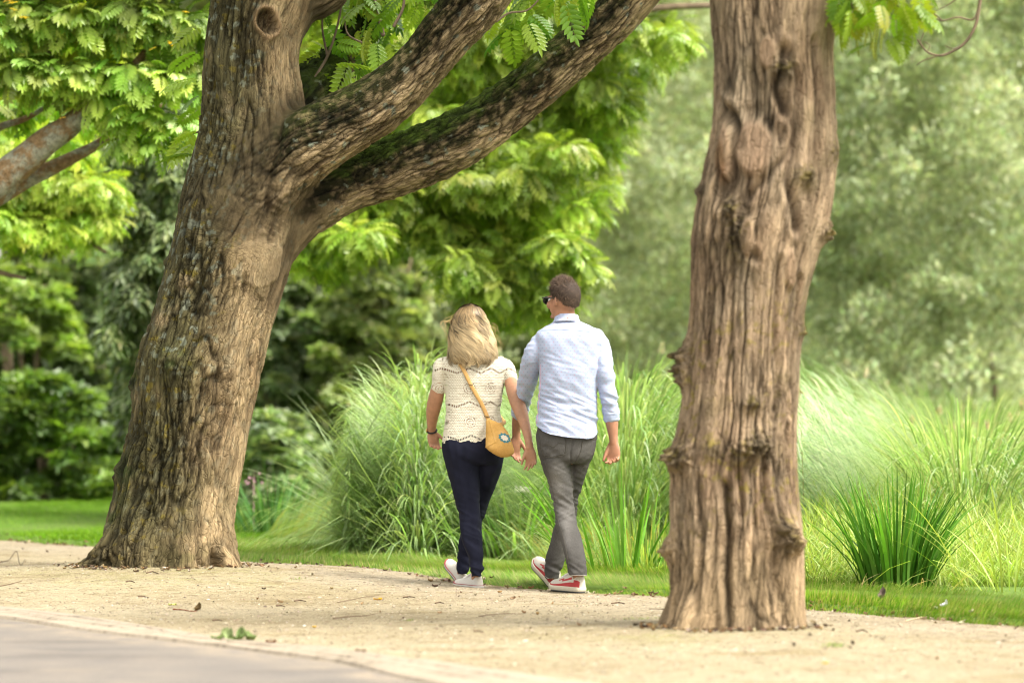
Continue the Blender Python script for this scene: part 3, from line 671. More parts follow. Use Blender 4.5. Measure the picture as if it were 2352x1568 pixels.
# ------------------------------------------------------------------ leaves
def leaflet(x0, y0, ang, L, w_):
    d = np.array([math.cos(ang), math.sin(ang), 0]); s = np.array([-d[1], d[0], 0]); o = np.array([x0, y0, 0])
    q = [o, o + d * L * .3 + s * w_, o + d * L * .7 + s * w_ * .8 + [0, 0, -.02], o + d * L + [0, 0, -.06], o + d * L * .7 - s * w_ * .8 + [0, 0, -.02], o + d * L * .3 - s * w_]
    q[1][2] += .02; q[5][2] += .02
    return q
def pinnate(pairs=7, simple_=False, droop=.35):
    V, Fs = [], []
    def add(q):
        b = len(V)
        if simple_: V.extend([q[0], (q[1] + q[2]) / 2, q[3], (q[4] + q[5]) / 2]); Fs.append([b, b + 1, b + 2, b + 3])
        else: V.extend(q); Fs.append([b, b + 1, b + 2, b + 3]); Fs.append([b, b + 3, b + 4, b + 5])
    for k in range(pairs):
        x = .16 + .72 * k / (pairs - 1); L = .30 * math.sin(math.pi * (.25 + .55 * k / (pairs - 1))) + .04; wd = .066 if not simple_ else .06
        for s in (1, -1): add(leaflet(x, 0, s * (1.25 - .35 * k / pairs), L, wd))
    add(leaflet(.9, 0, 0, .26, .05))
    b = len(V); V += [np.array([0, .006, 0]), np.array([0, -.006, 0]), np.array([.92, -.004, 0]), np.array([.92, .004, 0])]; Fs.append([b, b + 1, b + 2, b + 3])
    V = np.array(V, float)
    # droop along the length
    x = V[:, 0].copy(); a = droop * x; V[:, 2] += -droop * .7 * x ** 2; V[:, 0] = x * (1 - .12 * x * droop)
    return V, np.array(Fs)
PIN, PINF = pinnate(7); PINS, PINSF = pinnate(6, True, .6)
DIA = np.array([[0, 0, 0], [.5, .17, .04], [1, 0, -.05], [.5, -.17, .04]]); DIAF = np.array([[0, 1, 2, 3]])
OVAL = np.array([[0, 0, 0], [.4, .3, .05], [1, 0, -.08], [.4, -.3, .05]])
ROSE = np.vstack([OVAL * (1, 1, 1) @ np.array([[math.cos(a), math.sin(a), 0], [-math.sin(a), math.cos(a), 0], [0, 0, 1]]) + [0, 0, .02 * i] for i, a in enumerate((0, 1.3, 2.5, 3.8, 5.0))]); ROSEF = np.array([[0, 1, 2, 3]]) + 4 * np.arange(5)[:, None]

def clump_leaves(clumps, n, r, horiz=.5, droop=.4, updir=1.0, shell=.55, lumpy=.0, seed=0):
    """clumps: (m, 6) centre and radii -> positions, directions, normals"""
    c = np.asarray(clumps, float); w_ = (c[:, 3] * c[:, 5]) ** .9; w_ /= w_.sum()
    k = r.choice(len(c), n, p=w_); d = norm(r.normal(size=(n, 3))); low = d[:, 2] < -.3; d[low, 2] *= -.6; d = norm(d)
    rr = shell + (1 - shell) * r.uniform(0, 1, n) ** .5
    if lumpy: rr = rr * (1 + lumpy * fbm(d * 2.3 + k[:, None] * 3.7, 2, seed))
    pos = c[k, :3] + d * c[k, 3:] * rr[:, None]
    out = norm(d + r.normal(0, .45, (n, 3))); out[:, 2] = out[:, 2] * (1 - horiz) - droop * r.uniform(.3, 1.2, n)
    up = norm(np.array([0, 0, updir]) + .8 * d + r.normal(0, .35, (n, 3)))
    return pos, norm(out), up, k
LEAFK = np.array([2.15, 1.65, 1.8])
def crown_mesh(clumps, n, tmpl, size, pal, seed, horiz=.5, droop=.4, shell=.55, jit=.18, lumpy=0, lo=.85, cull=None):
    r = np.random.default_rng(seed)
    pos, d, up, k = clump_leaves(clumps, n, r, horiz, droop, shell=shell, lumpy=lumpy, seed=seed)
    if cull is not None: m = cull(pos); pos, d, up, k = pos[m], d[m], up[m], k[m]; n = len(pos)
    col = pick(pal, n, r, jit) * LEAFK * (1 + .22 * np.sin(k * 12.9898 + seed))[:, None]
    tv, tf = tmpl
    return scatter(tv, tf, pos, rotm(d, up), r.uniform(*size, n), col)
def C3(lst, Y, depth=1.0, fl=.8):
    """(u, v, r[, dy]) list in frame units -> clump centres and radii in metres"""
    o = []
    for it in lst:
        u, v, r_ = it[:3]; Yc = Y + (it[3] if len(it) > 3 else 0); p = P(u, v, Yc); m = r_ * Yc / F; o.append([*p, m, m * depth, m * fl])
    return np.array(o)
def limbs(name, specs, parent, mat=M_FARBARK, seg=8):
    o = obj(name, *join([tube(p, r_, seg, (0.1, 1, 0), n=max(6, 3 * len(p)), round_end=False) for p, r_ in specs]), mat, parent); return o
def sprays(specs, seed, size, pal):
    """single compound leaves hung by hand: (u, v, Y, angle on the picture in degrees, tilt)"""
    r = np.random.default_rng(seed); n = len(specs); s = np.array(specs, float)
    pos = np.array([P(a, b, c) for a, b, c in s[:, :3]]); a = np.radians(s[:, 3])
    d = np.stack([np.cos(a), r.uniform(-1.1, 1.1, n), -np.sin(a)], 1)
    up = norm(np.stack([.3 * r.normal(size=n), -.35 + .5 * r.normal(size=n), .8 + .3 * r.normal(size=n)], 1))
    return scatter(PIN, PINF, pos, rotm(d, up), r.uniform(*size, n), pick(pal, n, r, .15))
WG = [(.10, .205, .018), (.13, .25, .022), (.075, .165, .02), (.16, .27, .025)]
WY = [(.20, .30, .02), (.17, .29, .02), (.26, .31, .02)]
r = np.random.default_rng(77)
def region_specs(n, ubox, vbox, Y, down=70, sd=35):
    return [(r.uniform(*ubox), r.uniform(*vbox), r.uniform(*Y), r.normal(down, sd) if r.uniform() < .5 else r.normal(180 - down, sd), 0) for _ in range(n)]
# left tree's own leaves
sp = region_specs(30, (705, 900), (-60, 120), (24.3, 24.9)) + region_specs(20, (715, 830), (60, 190), (24.3, 24.9), 40) + [(760, 150, 24.4, 20, 0), (735, 165, 24.3, 60, 0), (800, 140, 24.4, 100, 0), (720, 190, 24.35, 70, 0), (770, 100, 24.3, 10, 0), (865, 95, 23.9, 80, 0), (850, 60, 23.7, 120, 0), (905, 20, 23.7, 150, 0), (835, 10, 23.8, 60, 0), (760, 150, 24.0, 350, 0)]
sp += region_specs(12, (1140, 1230), (10, 60), (24.2, 24.6), 60, 30) + [(1150, 62, 24.2, 40, 0), (1200, 55, 24.2, 20, 0), (1170, 60, 24.1, 80, 0), (1210, 50, 23.9, 60, 0), (1300, 0, 23.8, 80, 0), (1280, -10, 23.8, 110, 0), (1330, -15, 23.8, 60, 0), (1350, -30, 23.8, 80, 0)]
sp += [(455, 300, 24.2, 170, 0), (450, 330, 24.3, 150, 0), (452, 355, 24.2, 190, 0), (448, 300, 24.4, 130, 0), (460, 250, 24.4, 160, 0), (455, 220, 24.4, 150, 0), (460, 120, 24.5, 165, 0), (462, 60, 24.5, 150, 0), (462, 180, 24.5, 175, 0)]
sp += region_specs(40, (820, 1000), (-90, 20), (24.3, 25.0)) + region_specs(20, (1180, 1340), (-70, -5), (24.2, 24.8))
Va, Fa, Ca = sprays(sp, 1, (.15, .27), [(.16, .29, .03), (.20, .34, .035), (.11, .22, .025), (.26, .38, .04), (.3, .4, .04)])
# loose crown higher up, mostly above the frame
up_cl = C3([(300, -500, 260), (620, -650, 280), (950, -480, 240), (1250, -460, 230), (1600, -520, 240), (820, -230, 90, .6)], YL, 1.6, .5)
Vb, Fb, Cb = crown_mesh(up_cl, 900, (PINS, PINSF), (.26, .36), WG, 5)
Vc, Fc = join([(Va, Fa), (Vb, Fb)])
crown = obj('crown', Vc, Fc, M_LEAF, TL, col=np.vstack([Ca, Cb]))
tw = []
for pts, r0 in [([(700, 225, .3), (722, 180, .35), (752, 130, .4), (775, 60, .42), (790, -20, .45)], 4), ([(752, 130, .4), (740, 60, .4), (748, -10, .45)], 3), ([(905, 60, -.2), (925, 20, -.2), (930, -30, -.2)], 4), ([(880, 80, .3), (868, 30, .3), (850, -40, .3)], 5), ([(835, 100, .2), (800, 80, .2), (790, 40, .25)], 2.5), ([(1140, 50, .1), (1170, 30, .15), (1215, 22, .2), (1260, -30, .2)], 3), ([(462, 300, .3), (440, 310, .35)], 2.5)]:
    tw.append(tube([P(a, b, YL + c) for a, b, c in pts], np.linspace(r0, r0 * .6, len(pts)) * YL / F, 8, n=14))
for q_ in tw: obj('twig', *join([q_]), M_FARBARK, TL)
# right tree's leaves and catkins
sp = [(r.uniform(1925, 2105), r.uniform(-60, 45), r.uniform(18.2, 18.7), r.normal(80, 45), 0) for _ in range(42)] + [(1935, 10, 18.5, 110, 0), (1960, 30, 18.4, 120, 0), (2090, 40, 18.4, 60, 0), (2095, 10, 18.4, 30, 0), (2080, 60, 18.4, 100, 0), (2000, 100, 18.45, 170, 0), (2040, 85, 18.4, 60, 0)]
Va, Fa, Ca = sprays(sp, 2, (.13, .2), [(.30, .40, .02), (.24, .36, .02), (.36, .40, .03), (.2, .33, .03)])
Vb, Fb, Cb = crown_mesh(C3([(1750, -560, 230), (2050, -420, 200), (1400, -480, 200), (2350, -480, 180)], YR, 1.5, .5), 500, (PINS, PINSF), (.22, .3), WG, 6)
Vc, Fc = join([(Va, Fa), (Vb, Fb)])
obj('crown', Vc, Fc, M_LEAF, TR, col=np.vstack([Ca, Cb]))
t = NT('catkin'); nz = t.noise(t.coord(), 200, 2); t.bsdf(t.ramp(nz, [(.35, (.14, .2, .02)), (.65, (.38, .42, .06))]), .7, t.bump(nz, .8, .004)); M_CAT = t.m
cat = []
for (u, v, L, Yc) in [(1968, 30, 45, 18.4), (1975, 62, 70, 18.42), (1990, 25, 85, 18.38), (2003, 60, 60, 18.4), (2012, 55, 85, 18.38), (2018, 50, 95, 18.45), (2030, 30, 95, 18.38), (2034, 20, 70, 18.5), (1945, 20, 40, 18.5), (1999, 40, 50, 18.55)]:
    n = 26; pts = np.array([P(u + 3 * math.sin(k * .2 + u) - 4, v + L * k / n, Yc) for k in range(n)]); rr = (.0050 + .0022 * np.sin(np.arange(n) * 2.4)) * np.interp(np.arange(n) / n, [0, .1, .8, 1], [.4, 1, 1, .5])
    cat.append(tube(pts, rr, 8))
for q_ in cat: obj('catkin', *join([q_]), M_CAT, TR)
tw = [tube([P(a, b, YR - .1) for a, b in pts], np.linspace(3.2, 1.4, len(pts)) * YR / F, 6, n=18) for pts in [[(1900, -60), (1940, -20), (1960, 20), (1970, 40)], [(1930, -80), (2000, -20), (2010, 55)], [(1980, -60), (2030, -10), (2085, 30)]]]
for q_ in tw: obj('twig', *join([q_]), M_FARBARK, TR)
# the bare twig hanging in at the upper right
BT = []
for pts, r0, r1 in [([(2262, -120), (2258, -40), (2250, 10), (2240, 60), (2215, 100), (2180, 122), (2160, 128), (2130, 120), (2108, 92)], 5, 2), ([(2180, 122), (2150, 130), (2120, 140), (2105, 150)], 2, 1), ([(2250, 10), (2235, 45), (2200, 40), (2165, 48), (2135, 42), (2120, 80), (2112, 102)], 2.6, 1), ([(2165, 48), (2140, 30), (2112, 36)], 1.6, .9), ([(2262, -60), (2220, -20), (2180, 10), (2150, 25)], 2, 1), ([(2130, 120), (2135, 105), (2122, 96)], 1.4, .8), ([(2215, 100), (2190, 112), (2170, 105)], 1.5, .8)]:
    BT.append(tube([P(a, b, 19.6) for a, b in pts], np.linspace(r0, r1, len(pts)) * 19.6 / F, 7, n=30))
loc = P(2262, -120, 19.6)
V, Fq = join(BT)
o = obj('bare_twig', V, Fq, M_FARBARK, loc=loc)
tag(o, 'thin bare curving twig hanging down into the upper right corner', 'twig')
t = NT('pale_limb_bark'); c = t.coord(); n = t.noise(c, 5, 5, .7); f = t.noise(c, 30, 4, .7); v_ = t.mix(t.ramp(n, [(.46, (0, 0, 0)), (.56, (1, 1, 1))]), (.24, .165, .09), (.30, .31, .25)); v_ = t.mix(1.0, v_, t.ramp(f, [(.3, (.5, .48, .45)), (.7, (1.25, 1.2, 1.15))]), 'MULTIPLY'); t.bsdf(v_, .9, t.bump(f, .9, .03), spec=.1); M_LIMB = t.m
# ------------------------------------------------------------------ background trees and shrubs
def tree(name, label, cat, base, trunk_specs, clumps, n, tmpl, size, pal, seed, mat, group=None, **kw):
    T = thing(name, (base[0], base[1], 0), label, cat, group)
    if trunk_specs: limbs('trunk', trunk_specs, T)
    V, Fq, C = crown_mesh(clumps, n, tmpl, size, pal, seed, **kw)
    obj('crown', V, Fq, mat, T, col=C, smooth=False)
    return T
def pts3(lst, Y): return np.array([P(a[0], a[1], Y + (a[2] if len(a) > 2 else 0)) for a in lst])
def U(r0, r1, n, Y): return np.linspace(r0, r1, n) * Y / F

# wingnut at the left edge, its trunk outside the picture, limbs reaching in
Y = 28.0
cl = C3([(-60, 60, 130), (60, 40, 110), (180, 60, 105), (300, 40, 100), (400, 60, 90), (60, 170, 90), (170, 180, 95), (290, 170, 85), (380, 190, 80), (-20, 250, 60, 1.0), (110, 232, 50, 1.0), (190, 265, 40, 1.0), (330, 270, 55), (405, 285, 45), (250, 235, 60), (40, -90, 140), (220, -110, 150), (400, -100, 140), (-160, -50, 160), (445, 160, 50), (448, 60, 60), (300, 320, 28), (350, 335, 25), (150, 325, 20, 1.2), (60, 300, 25, 1.2)], Y, .8, .5)
T = tree('wingnut_tree', 'leafy tree at the upper left whose pale patchy limb slants in from the left edge', 'tree', P(-330, 1130, Y)[:2],
     [(np.vstack([[P(-330, 900, Y)[0], Y, -.1], pts3([(-320, 900), (-230, 640), (-80, 480), (0, 412), (60, 365), (110, 322), (165, 285), (230, 215), (300, 160), (380, 60)], Y)]), np.array([85, 72, 56, 44, 39, 36, 32, 27, 16, 11, 6]) * Y / F),
      (pts3([(-120, 500), (0, 440, .3), (60, 412, .4), (120, 385, .4), (180, 355, .5), (235, 325, .5), (300, 270, .5), (380, 240, .6)], Y), np.array([40, 30, 22, 18, 14, 11, 7, 4]) * Y / F),
      (pts3([(-200, 250), (-40, 70), (60, 25), (110, -20), (180, -80)], Y), np.array([30, 16, 12, 9, 6]) * Y / F),
      (pts3([(-120, 350, .5), (0, 292, .5), (60, 272, .5), (140, 225, .5)], Y), np.array([12, 9, 7, 3]) * Y / F),
      (pts3([(140, 240), (210, 168), (270, 156), (340, 152), (400, 130)], Y), np.array([9, 7, 6, 5, 3]) * Y / F),
      (pts3([(60, 40), (120, 130), (180, 215), (215, 240)], Y), np.array([4, 4, 3, 2]) * Y / F)],
     cl, 3500, (PIN, PINF), (.15, .26), [(.11, .24, .03), (.145, .28, .04), (.18, .32, .05), (.22, .36, .06)], 41, M_LEAF, horiz=.3, droop=.7, shell=.15, lumpy=.2)
[c for c in T.children if c.name.startswith('trunk')][0].data.materials[0] = M_LIMB
V, Fq, C = crown_mesh(C3([(60, 55, 60), (230, 90, 60), (120, 290, 60), (370, 110, 60), (20, 15, 40), (440, 40, 50)], Y - .5, 1, .6), 8, (ROSE, ROSEF), (.03, .05), [(.36, .30, .03), (.32, .28, .04)], 42, shell=.1)
obj('yellow_leaves', V, Fq, M_LEAF, T, col=C)
# lower sunlit boughs seen beyond the trunk
Y = 33.5
cl = C3([(20, 430, 70), (110, 410, 65), (190, 440, 70), (60, 520, 55), (215, 500, 35), (-60, 500, 90), (150, 520, 50), (120, 400, 45), (120, 350, 60), (0, 340, 60)], Y, 1.2, .5)
tree('ash_tree', 'yellow-green leafed tree with low drooping boughs behind the slanting limb at the left', 'tree', P(-300, 1100, Y)[:2],
     [(np.vstack([[P(-300, 900, Y)[0], Y, -.1], pts3([(-300, 800), (-200, 560), (-60, 430), (60, 400), (180, 400)], Y)]), U(70, 8, 6, Y)),
      (pts3([(-60, 430), (40, 450), (130, 512), (190, 548), (245, 580)], Y), U(12, 4, 5, Y)), (pts3([(-200, 560), (-60, 610), (60, 640)], Y), U(14, 4, 3, Y))],
     cl, 3900, (PINS, PINSF), (.17, .28), [(.19, .32, .035), (.16, .29, .03), (.23, .35, .05), (.12, .24, .03)], 43, M_LEAF, horiz=.3, droop=.5, shell=.2)

# weeping conifer behind the leaning trunk
Y = 37.0
r = np.random.default_rng(3); cl = []
for k in range(150):
    v = r.uniform(230, 1000); hw = np.interp(v, [230, 330, 500, 700, 850, 1000], [60, 100, 118, 112, 110, 90]); u = 352 + r.uniform(-1, 1) * hw + (v - 500) * .05
    cl.append((u, v, r.uniform(26, 44), r.uniform(-1.2, .6)))
tree('cypress_tree', 'dark green weeping conifer standing close behind the leaning trunk', 'tree', P(360, 1000, Y)[:2],
     [(np.vstack([[P(370, 1000, Y)[0], Y, -.1], pts3([(370, 900), (355, 240)], Y)]), U(24, 6, 3, Y))],
     C3(cl, Y, 1, 1.5), 40000, (DIA, DIAF), (.07, .15), [(.065, .12, .035), (.09, .16, .05), (.045, .09, .026), (.12, .19, .065)], 44, M_DARKLEAF, horiz=.6, droop=1.4, shell=.35)

# big wingnut in the middle distance
Y = 34.0
M = [(700, 560, 60), (760, 520, 60), (830, 540, 50), (700, 500, 50), (875, 525, 28), (740, 590, 40), (800, 470, 60), (870, 420, 60), (930, 470, 60), (1000, 440, 65), (1080, 430, 55), (1010, 520, 50), (1090, 500, 50), (1160, 440, 60), (1240, 470, 60), (1310, 480, 45), (1350, 478, 25), (1200, 530, 50), (1270, 560, 42), (1320, 610, 32), (1130, 570, 55), (1060, 590, 42), (1180, 625, 50), (1240, 640, 48), (1280, 655, 30), (1130, 650, 45), (1100, 690, 38), (1180, 700, 38), (1225, 690, 25),
     (1020, 345, 55), (1100, 380, 48), (960, 380, 50), (1170, 350, 55), (1240, 320, 55), (1300, 350, 45), (1340, 290, 48), (1390, 250, 40), (1410, 300, 30), (1300, 240, 55), (1370, 190, 50), (1425, 215, 28), (1200, 400, 48), (1270, 410, 38), (1390, 370, 22), (1370, 330, 30),
     (1000, 270, 50), (930, 240, 55), (860, 260, 50), (1060, 210, 55), (1120, 170, 55), (1180, 110, 50), (1040, 120, 60), (930, 130, 60), (1100, 60, 60), (1240, 40, 60), (960, 30, 70), (850, 60, 70), (780, 150, 60), (760, 60, 60), (1280, 120, 50), (1160, 250, 45), (1460, 150, 34), (1500, 100, 40), (1450, 110, 40), (1530, 75, 32), (1430, 60, 50), (1500, 50, 40), (1340, 30, 60), (1560, 60, 22), (1400, 130, 40), (1000, -80, 130), (1300, -90, 130), (750, -80, 110), (1550, -70, 90), (1390, 420, 18)]
r = np.random.default_rng(8); M = [(a + r.normal(0, 6), b + r.normal(0, 6), c, r.uniform(-.9, .9)) for a, b, c in M]
cl = C3(M, Y, 1.3, .55)
# tips hanging from each bough
tips = C3([(a + r.uniform(-1, 1) * c, b + c * r.uniform(.3, .9), c * .38, d) for a, b, c, d in M for _ in range(2)], Y, 1, .8); cl = np.vstack([cl, tips])
tree('broad_wingnut_tree', 'bright green tree with arching layered boughs filling the middle behind the mossy limbs', 'tree', P(400, 1000, Y)[:2],
     [(np.vstack([[P(400, 1000, Y)[0], Y + .6, -.1], pts3([(420, 900), (500, 600), (620, 350), (800, 150), (900, -80)], Y)]), U(60, 24, 6, Y)),
      (pts3([(530, 600), (760, 500), (880, 505), (950, 530), (1020, 560), (1080, 590), (1110, 640)], Y), U(30, 4, 7, Y)), (pts3([(640, 380), (850, 330), (1050, 350), (1250, 430)], Y), U(28, 5, 4, Y)),
      (pts3([(760, 220), (1000, 160), (1250, 170), (1400, 220)], Y), U(25, 5, 4, Y)), (pts3([(800, 150), (1080, 95), (1180, 72), (1260, 64), (1420, 48), (1500, 20), (1640, 12)], Y, ), np.array([22, 16, 14, 12, 10, 9, 7]) * Y / F),
      (pts3([(620, 560), (720, 590), (800, 570), (860, 545)], Y), U(14, 4, 4, Y))],
     cl, 15500, (PINS, PINSF), (.15, .27), [(.12, .225, .025), (.15, .27, .03), (.085, .17, .02), (.20, .32, .045), (.17, .28, .04)], 45, M_LEAF, horiz=.25, droop=.55, shell=.2, lumpy=.25)

# backdrop trees behind the gaps; their sunlit glow is painted into the leaf colours
for k, (lst, Yb, n_, lab, sd_) in enumerate([
  ([(u + 37 * math.sin(v), v, 62, 1.2 * math.sin(u + v)) for u in range(-120, 300, 75) for v in range(-100, 480, 70)], 46.0, 14000, 'pale green tree, sunlight put into its leaf colour, glimpsed through the leaves at the upper left', 501),
  ([(u + 37 * math.sin(v), v, 62, 1.2 * math.sin(u + v)) for u in range(660, 1130, 70) for v in range(-100, 380, 70)], 49.0, 14000, 'yellow-green tree, sunlight put into its leaf colour, seen through the gaps between the two limbs', 502)]):
    uc = (40, 700)[k]
    tree('lime_tree', lab, 'tree', P(uc, 1000, Yb)[:2], [(np.vstack([[P(uc, 1000, Yb)[0], Yb, -.1], pts3([(uc + 20, 500), (uc - 20, 50)], Yb)]), U(9, 4, 3, Yb))],
         C3(lst, Yb, 1, .9), n_, (ROSE, ROSEF), (.10, .19), [(.22, .34, .04), (.27, .39, .06), (.17, .29, .035), (.33, .43, .09)], sd_, M_LEAF, horiz=.2, droop=.2, shell=.3)
# grey-green willows: one crown shape, copied
def willow_mesh(seed, H=9.5, W_=3.0, n=105000):
    r = np.random.default_rng(seed); cl = []
    for k in range(760):
        z = H * r.uniform(0.03, 1) ** .9; wz = W_ * np.interp(z / H, [0, .15, .45, .75, 1], [.8, 1.0, 1.0, .75, .2]) * (1 + .18 * math.sin(z * 2.1 + seed))
        a = r.uniform(0, 2 * math.pi); q = wz * r.uniform(.55, 1.05)
        rr = r.uniform(.22, .5); cl.append([q * math.cos(a), q * math.sin(a) * .8, z, rr, rr, rr * r.uniform(.8, 1.3)])
    cl = np.array(cl)
    V, Fq, C = crown_mesh(cl, n, (DIA, DIAF), (.07, .15), [(.21, .325, .185), (.175, .275, .155), (.25, .37, .22), (.14, .215, .12), (.30, .41, .25)], seed, horiz=-.1, droop=-.15, shell=.25, jit=.2, lumpy=.3)
    # leaf sprays standing out, inner twigs dark between
    T_ = [tube(np.array([[0, 0, -.1], [r.normal(0, .1), 0, H * .12], np.array([.1, 0, H * .2])]), [.08, .05, .02], 6, n=8, round_end=False) for c in cl[:1]]
    return (V, Fq, C), join(T_)
WM = [willow_mesh(5), willow_mesh(9)]
protos = []
for (V, Fq, C), (TV, TF) in WM:
    me = mesh_np('crown', V, Fq, col=C, smooth=False); me.materials.append(M_WILLOW); mt = mesh_np('trunk', TV, TF); mt.materials.append(M_FARBARK); protos.append((me, mt))
def place_willow(k, u, Y, s, rz, label, sx=1.0):
    x = P(u, 900, Y)[0]; T = thing('willow_tree', (x, Y, -.05), label, 'tree', 'grey-green willows beyond the reeds'); T.scale = (s * sx, s, s); T.rotation_euler = (0, 0, rz)
    for nm, me in zip(('crown', 'trunk'), protos[k]):
        o = bpy.data.objects.new(nm, me); COL.objects.link(o); o.parent = T
place_willow(0, 1440, 56, .95, .4, 'pale grey-green willow directly between the walking man and the upright trunk', 1.0)
place_willow(1, 1130, 60, .62, 2.0, 'lower willow behind the drooping green boughs, above the woman', 1.2)
place_willow(1, 1960, 52, .72, 1.1, 'rounded willow just right of the upright trunk, lower than its neighbours', .95)
place_willow(0, 2290, 50, .98, 2.7, 'tall pale willow at the right edge of the picture', 1.0)
place_willow(1, 1680, 62, 1.02, 4.0, 'tall willow mostly hidden behind the upright trunk', 1.0)
place_willow(0, 900, 62, .55, 5.0, 'small willow deep in the shade beyond the leaning trunk and the reeds', 1.2)
place_willow(1, 2130, 60, .80, 5.2, 'willow in the second row, seen in the dip between the rounded and the tall willow', .9)

# dark conifer far back at the upper right
Y = 74.0
r = np.random.default_rng(13); cl = [(r.normal(2080, 70), r.uniform(-80, 420), r.uniform(28, 50), r.uniform(-2, 2)) for _ in range(110)]
tree('pine_tree', 'dark bluish conifer rising far behind the willows at the upper right', 'tree', P(2080, 900, Y)[:2], [(np.array([[P(2080, 900, Y)[0], Y, -.1], P(2080, -50, Y)]), U(26, 8, 2, Y))],
     C3(cl, Y, 1, .8), 20000, (DIA, DIAF), (.2, .4), [(.03, .05, .03), (.045, .07, .045), (.06, .085, .05)], 46, M_DARKLEAF, horiz=.4, droop=.3, shell=.2)

# shrubs
def shrub(u, v0, v1, hw, Y, n, label, pal, seed, name='shrub', size=(.08, .16), mat=None, rad=(22, 42), nc=90, tm=(ROSE, ROSEF), lim=0, group=None):
    r = np.random.default_rng(seed); cl = []
    for k in range(nc):
        t = r.uniform(0, 1); v = v1 + (v0 - v1) * t; w_ = hw * (1 - .55 * t ** 3); cl.append((u + r.uniform(-1, 1) * w_, v, r.uniform(*rad), r.uniform(-1.4, .9)))
    sp = [(np.vstack([[P(u, v1, Y)[0] + r.uniform(-.3, .3), Y, -.1], pts3([(u + r.uniform(-.6, .6) * hw, v1 + (v0 - v1) * .5), (u + r.uniform(-.9, .9) * hw, v1 + (v0 - v1) * .85)], Y)]), U(9, 2.5, 3, Y)) for _ in range(5)]
    return tree(name, label, 'shrub', P(u, v1, Y)[:2], sp, C3(cl, Y, 1, .75), n, tm, size, pal, seed, mat or M_LEAF, horiz=.2, droop=.2, shell=.3, group=group)
DK = [(.075, .15, .055), (.105, .19, .075), (.06, .12, .04), (.14, .23, .10)]
DK2 = [(.095, .17, .08), (.13, .22, .11), (.075, .14, .06), (.17, .26, .14)]
BG = [(.07, .155, .02), (.10, .20, .03), (.05, .11, .02)]
shrub(60, 720, 1130, 140, 46, 7500, 'dense dark green shrub mass at the far left edge behind the lawn', DK, 201, nc=110)
shrub(205, 600, 1120, 110, 47, 8500, 'tall dark shrub with bare stems showing, left of the leaning trunk', DK2, 202, nc=110)
shrub(60, 620, 820, 120, 44.8, 2600, 'mid green bush branching over the dark shrubs at the left edge', [(.11, .2, .05), (.14, .25, .05), (.08, .15, .04)], 203, nc=44)
shrub(90, 880, 1145, 165, 43.6, 5200, 'low bright green shrub at the back edge of the lawn', BG + DK[:1], 204, nc=80, size=(.09, .18))
shrub(330, 800, 1130, 80, 45, 3500, 'dark shrub almost hidden behind the foot of the leaning trunk', DK, 205, nc=60)
shrub(650, 650, 1100, 100, 48, 7600, 'dark green shrub right of the leaning trunk beside the reeds', DK2, 206, nc=100)
shrub(790, 620, 1060, 100, 50, 7600, 'deep green shrub between the leaning trunk and the woman', [(.075, .13, .06), (.11, .17, .08), (.05, .09, .04)], 207, nc=100)
shrub(930, 560, 960, 90, 53, 6000, 'soft grey-green bush behind the top of the arching reeds', [(.12, .18, .085), (.16, .23, .11), (.09, .14, .06)], 208, nc=90)
shrub(640, 960, 1190, 90, 41, 3000, 'low shrub in deep shade behind the left iris plant', DK2, 209, nc=50)
shrub(1090, 660, 900, 120, 56, 5500, 'hazy green bush behind the heads of the couple', [(.16, .24, .09), (.2, .28, .12), (.11, .17, .06)], 210, nc=80)
shrub(30, 640, 980, 130, 52, 5200, 'shaded shrub further back at the left edge', DK, 211, nc=80)

shrub(860, 520, 1000, 120, 47, 9000, 'mid green bush rising behind the arching reeds to the left of the woman', [(.11, .18, .07), (.15, .23, .095), (.085, .145, .05), (.19, .27, .12)], 212, nc=120)
shrub(300, 560, 900, 120, 55, 6500, 'soft green bush far behind the weeping conifer', [(.12, .19, .07), (.16, .24, .09), (.09, .15, .05)], 213, nc=90)
# wood beyond everything, one mass of leaves on hidden slopes
r = np.random.default_rng(91); cl = []
for k in range(900):
    x = r.uniform(-19, 19); z = r.uniform(0, 15) * (1 + .15 * math.sin(x)); y = 84 + r.uniform(-3, 4); rr = r.uniform(.8, 1.8)
    if abs(x - P(1560, 0, 84)[0]) < 1.4 and z > 8.2: continue
    cl.append([x, y, z, rr, rr, rr])
V, Fq, C = crown_mesh(np.array(cl), 60000, (ROSE, ROSEF), (.28, .55), [(.07, .115, .04), (.10, .155, .055), (.05, .085, .03), (.14, .2, .07)], 92, shell=.3)
tag(obj('far_wood', V, Fq, M_LEAF, col=C, smooth=False), 'far wood closing the view behind willows and shrubs', 'wood', kind='stuff')
# pinkish brick house far behind
t = NT('far_brick'); br = t.n('ShaderNodeTexBrick'); br.inputs['Scale'].default_value = 3; br.inputs['Color1'].default_value = (.42, .27, .23, 1); br.inputs['Color2'].default_value = (.36, .22, .19, 1); br.inputs['Mortar'].default_value = (.45, .4, .36, 1); t.l(t.coord(), br.inputs[0]); t.bsdf(br.outputs[0], .9); M_BRICK = t.m
M_ROOF = simple('roof_tile', (.13, .07, .06), .8, 6); M_GLASS = simple('dark_glass', (.05, .06, .07), .15); M_WHITE = simple('white_frame', (.7, .7, .68), .5)
def box(c, s):
    V = np.array([[x, y, z] for z in (-1, 1) for y in (-1, 1) for x in (-1, 1)], float) * np.array(s) / 2 + c
    return V, np.array([[0, 2, 3, 1], [4, 5, 7, 6], [0, 1, 5, 4], [2, 6, 7, 3], [0, 4, 6, 2], [1, 3, 7, 5]])
bx = P(1560, 90, 100); H = thing('brick_house', (bx[0], 104, 0), 'pinkish brick house showing through the trees above the mossy limb', 'house')
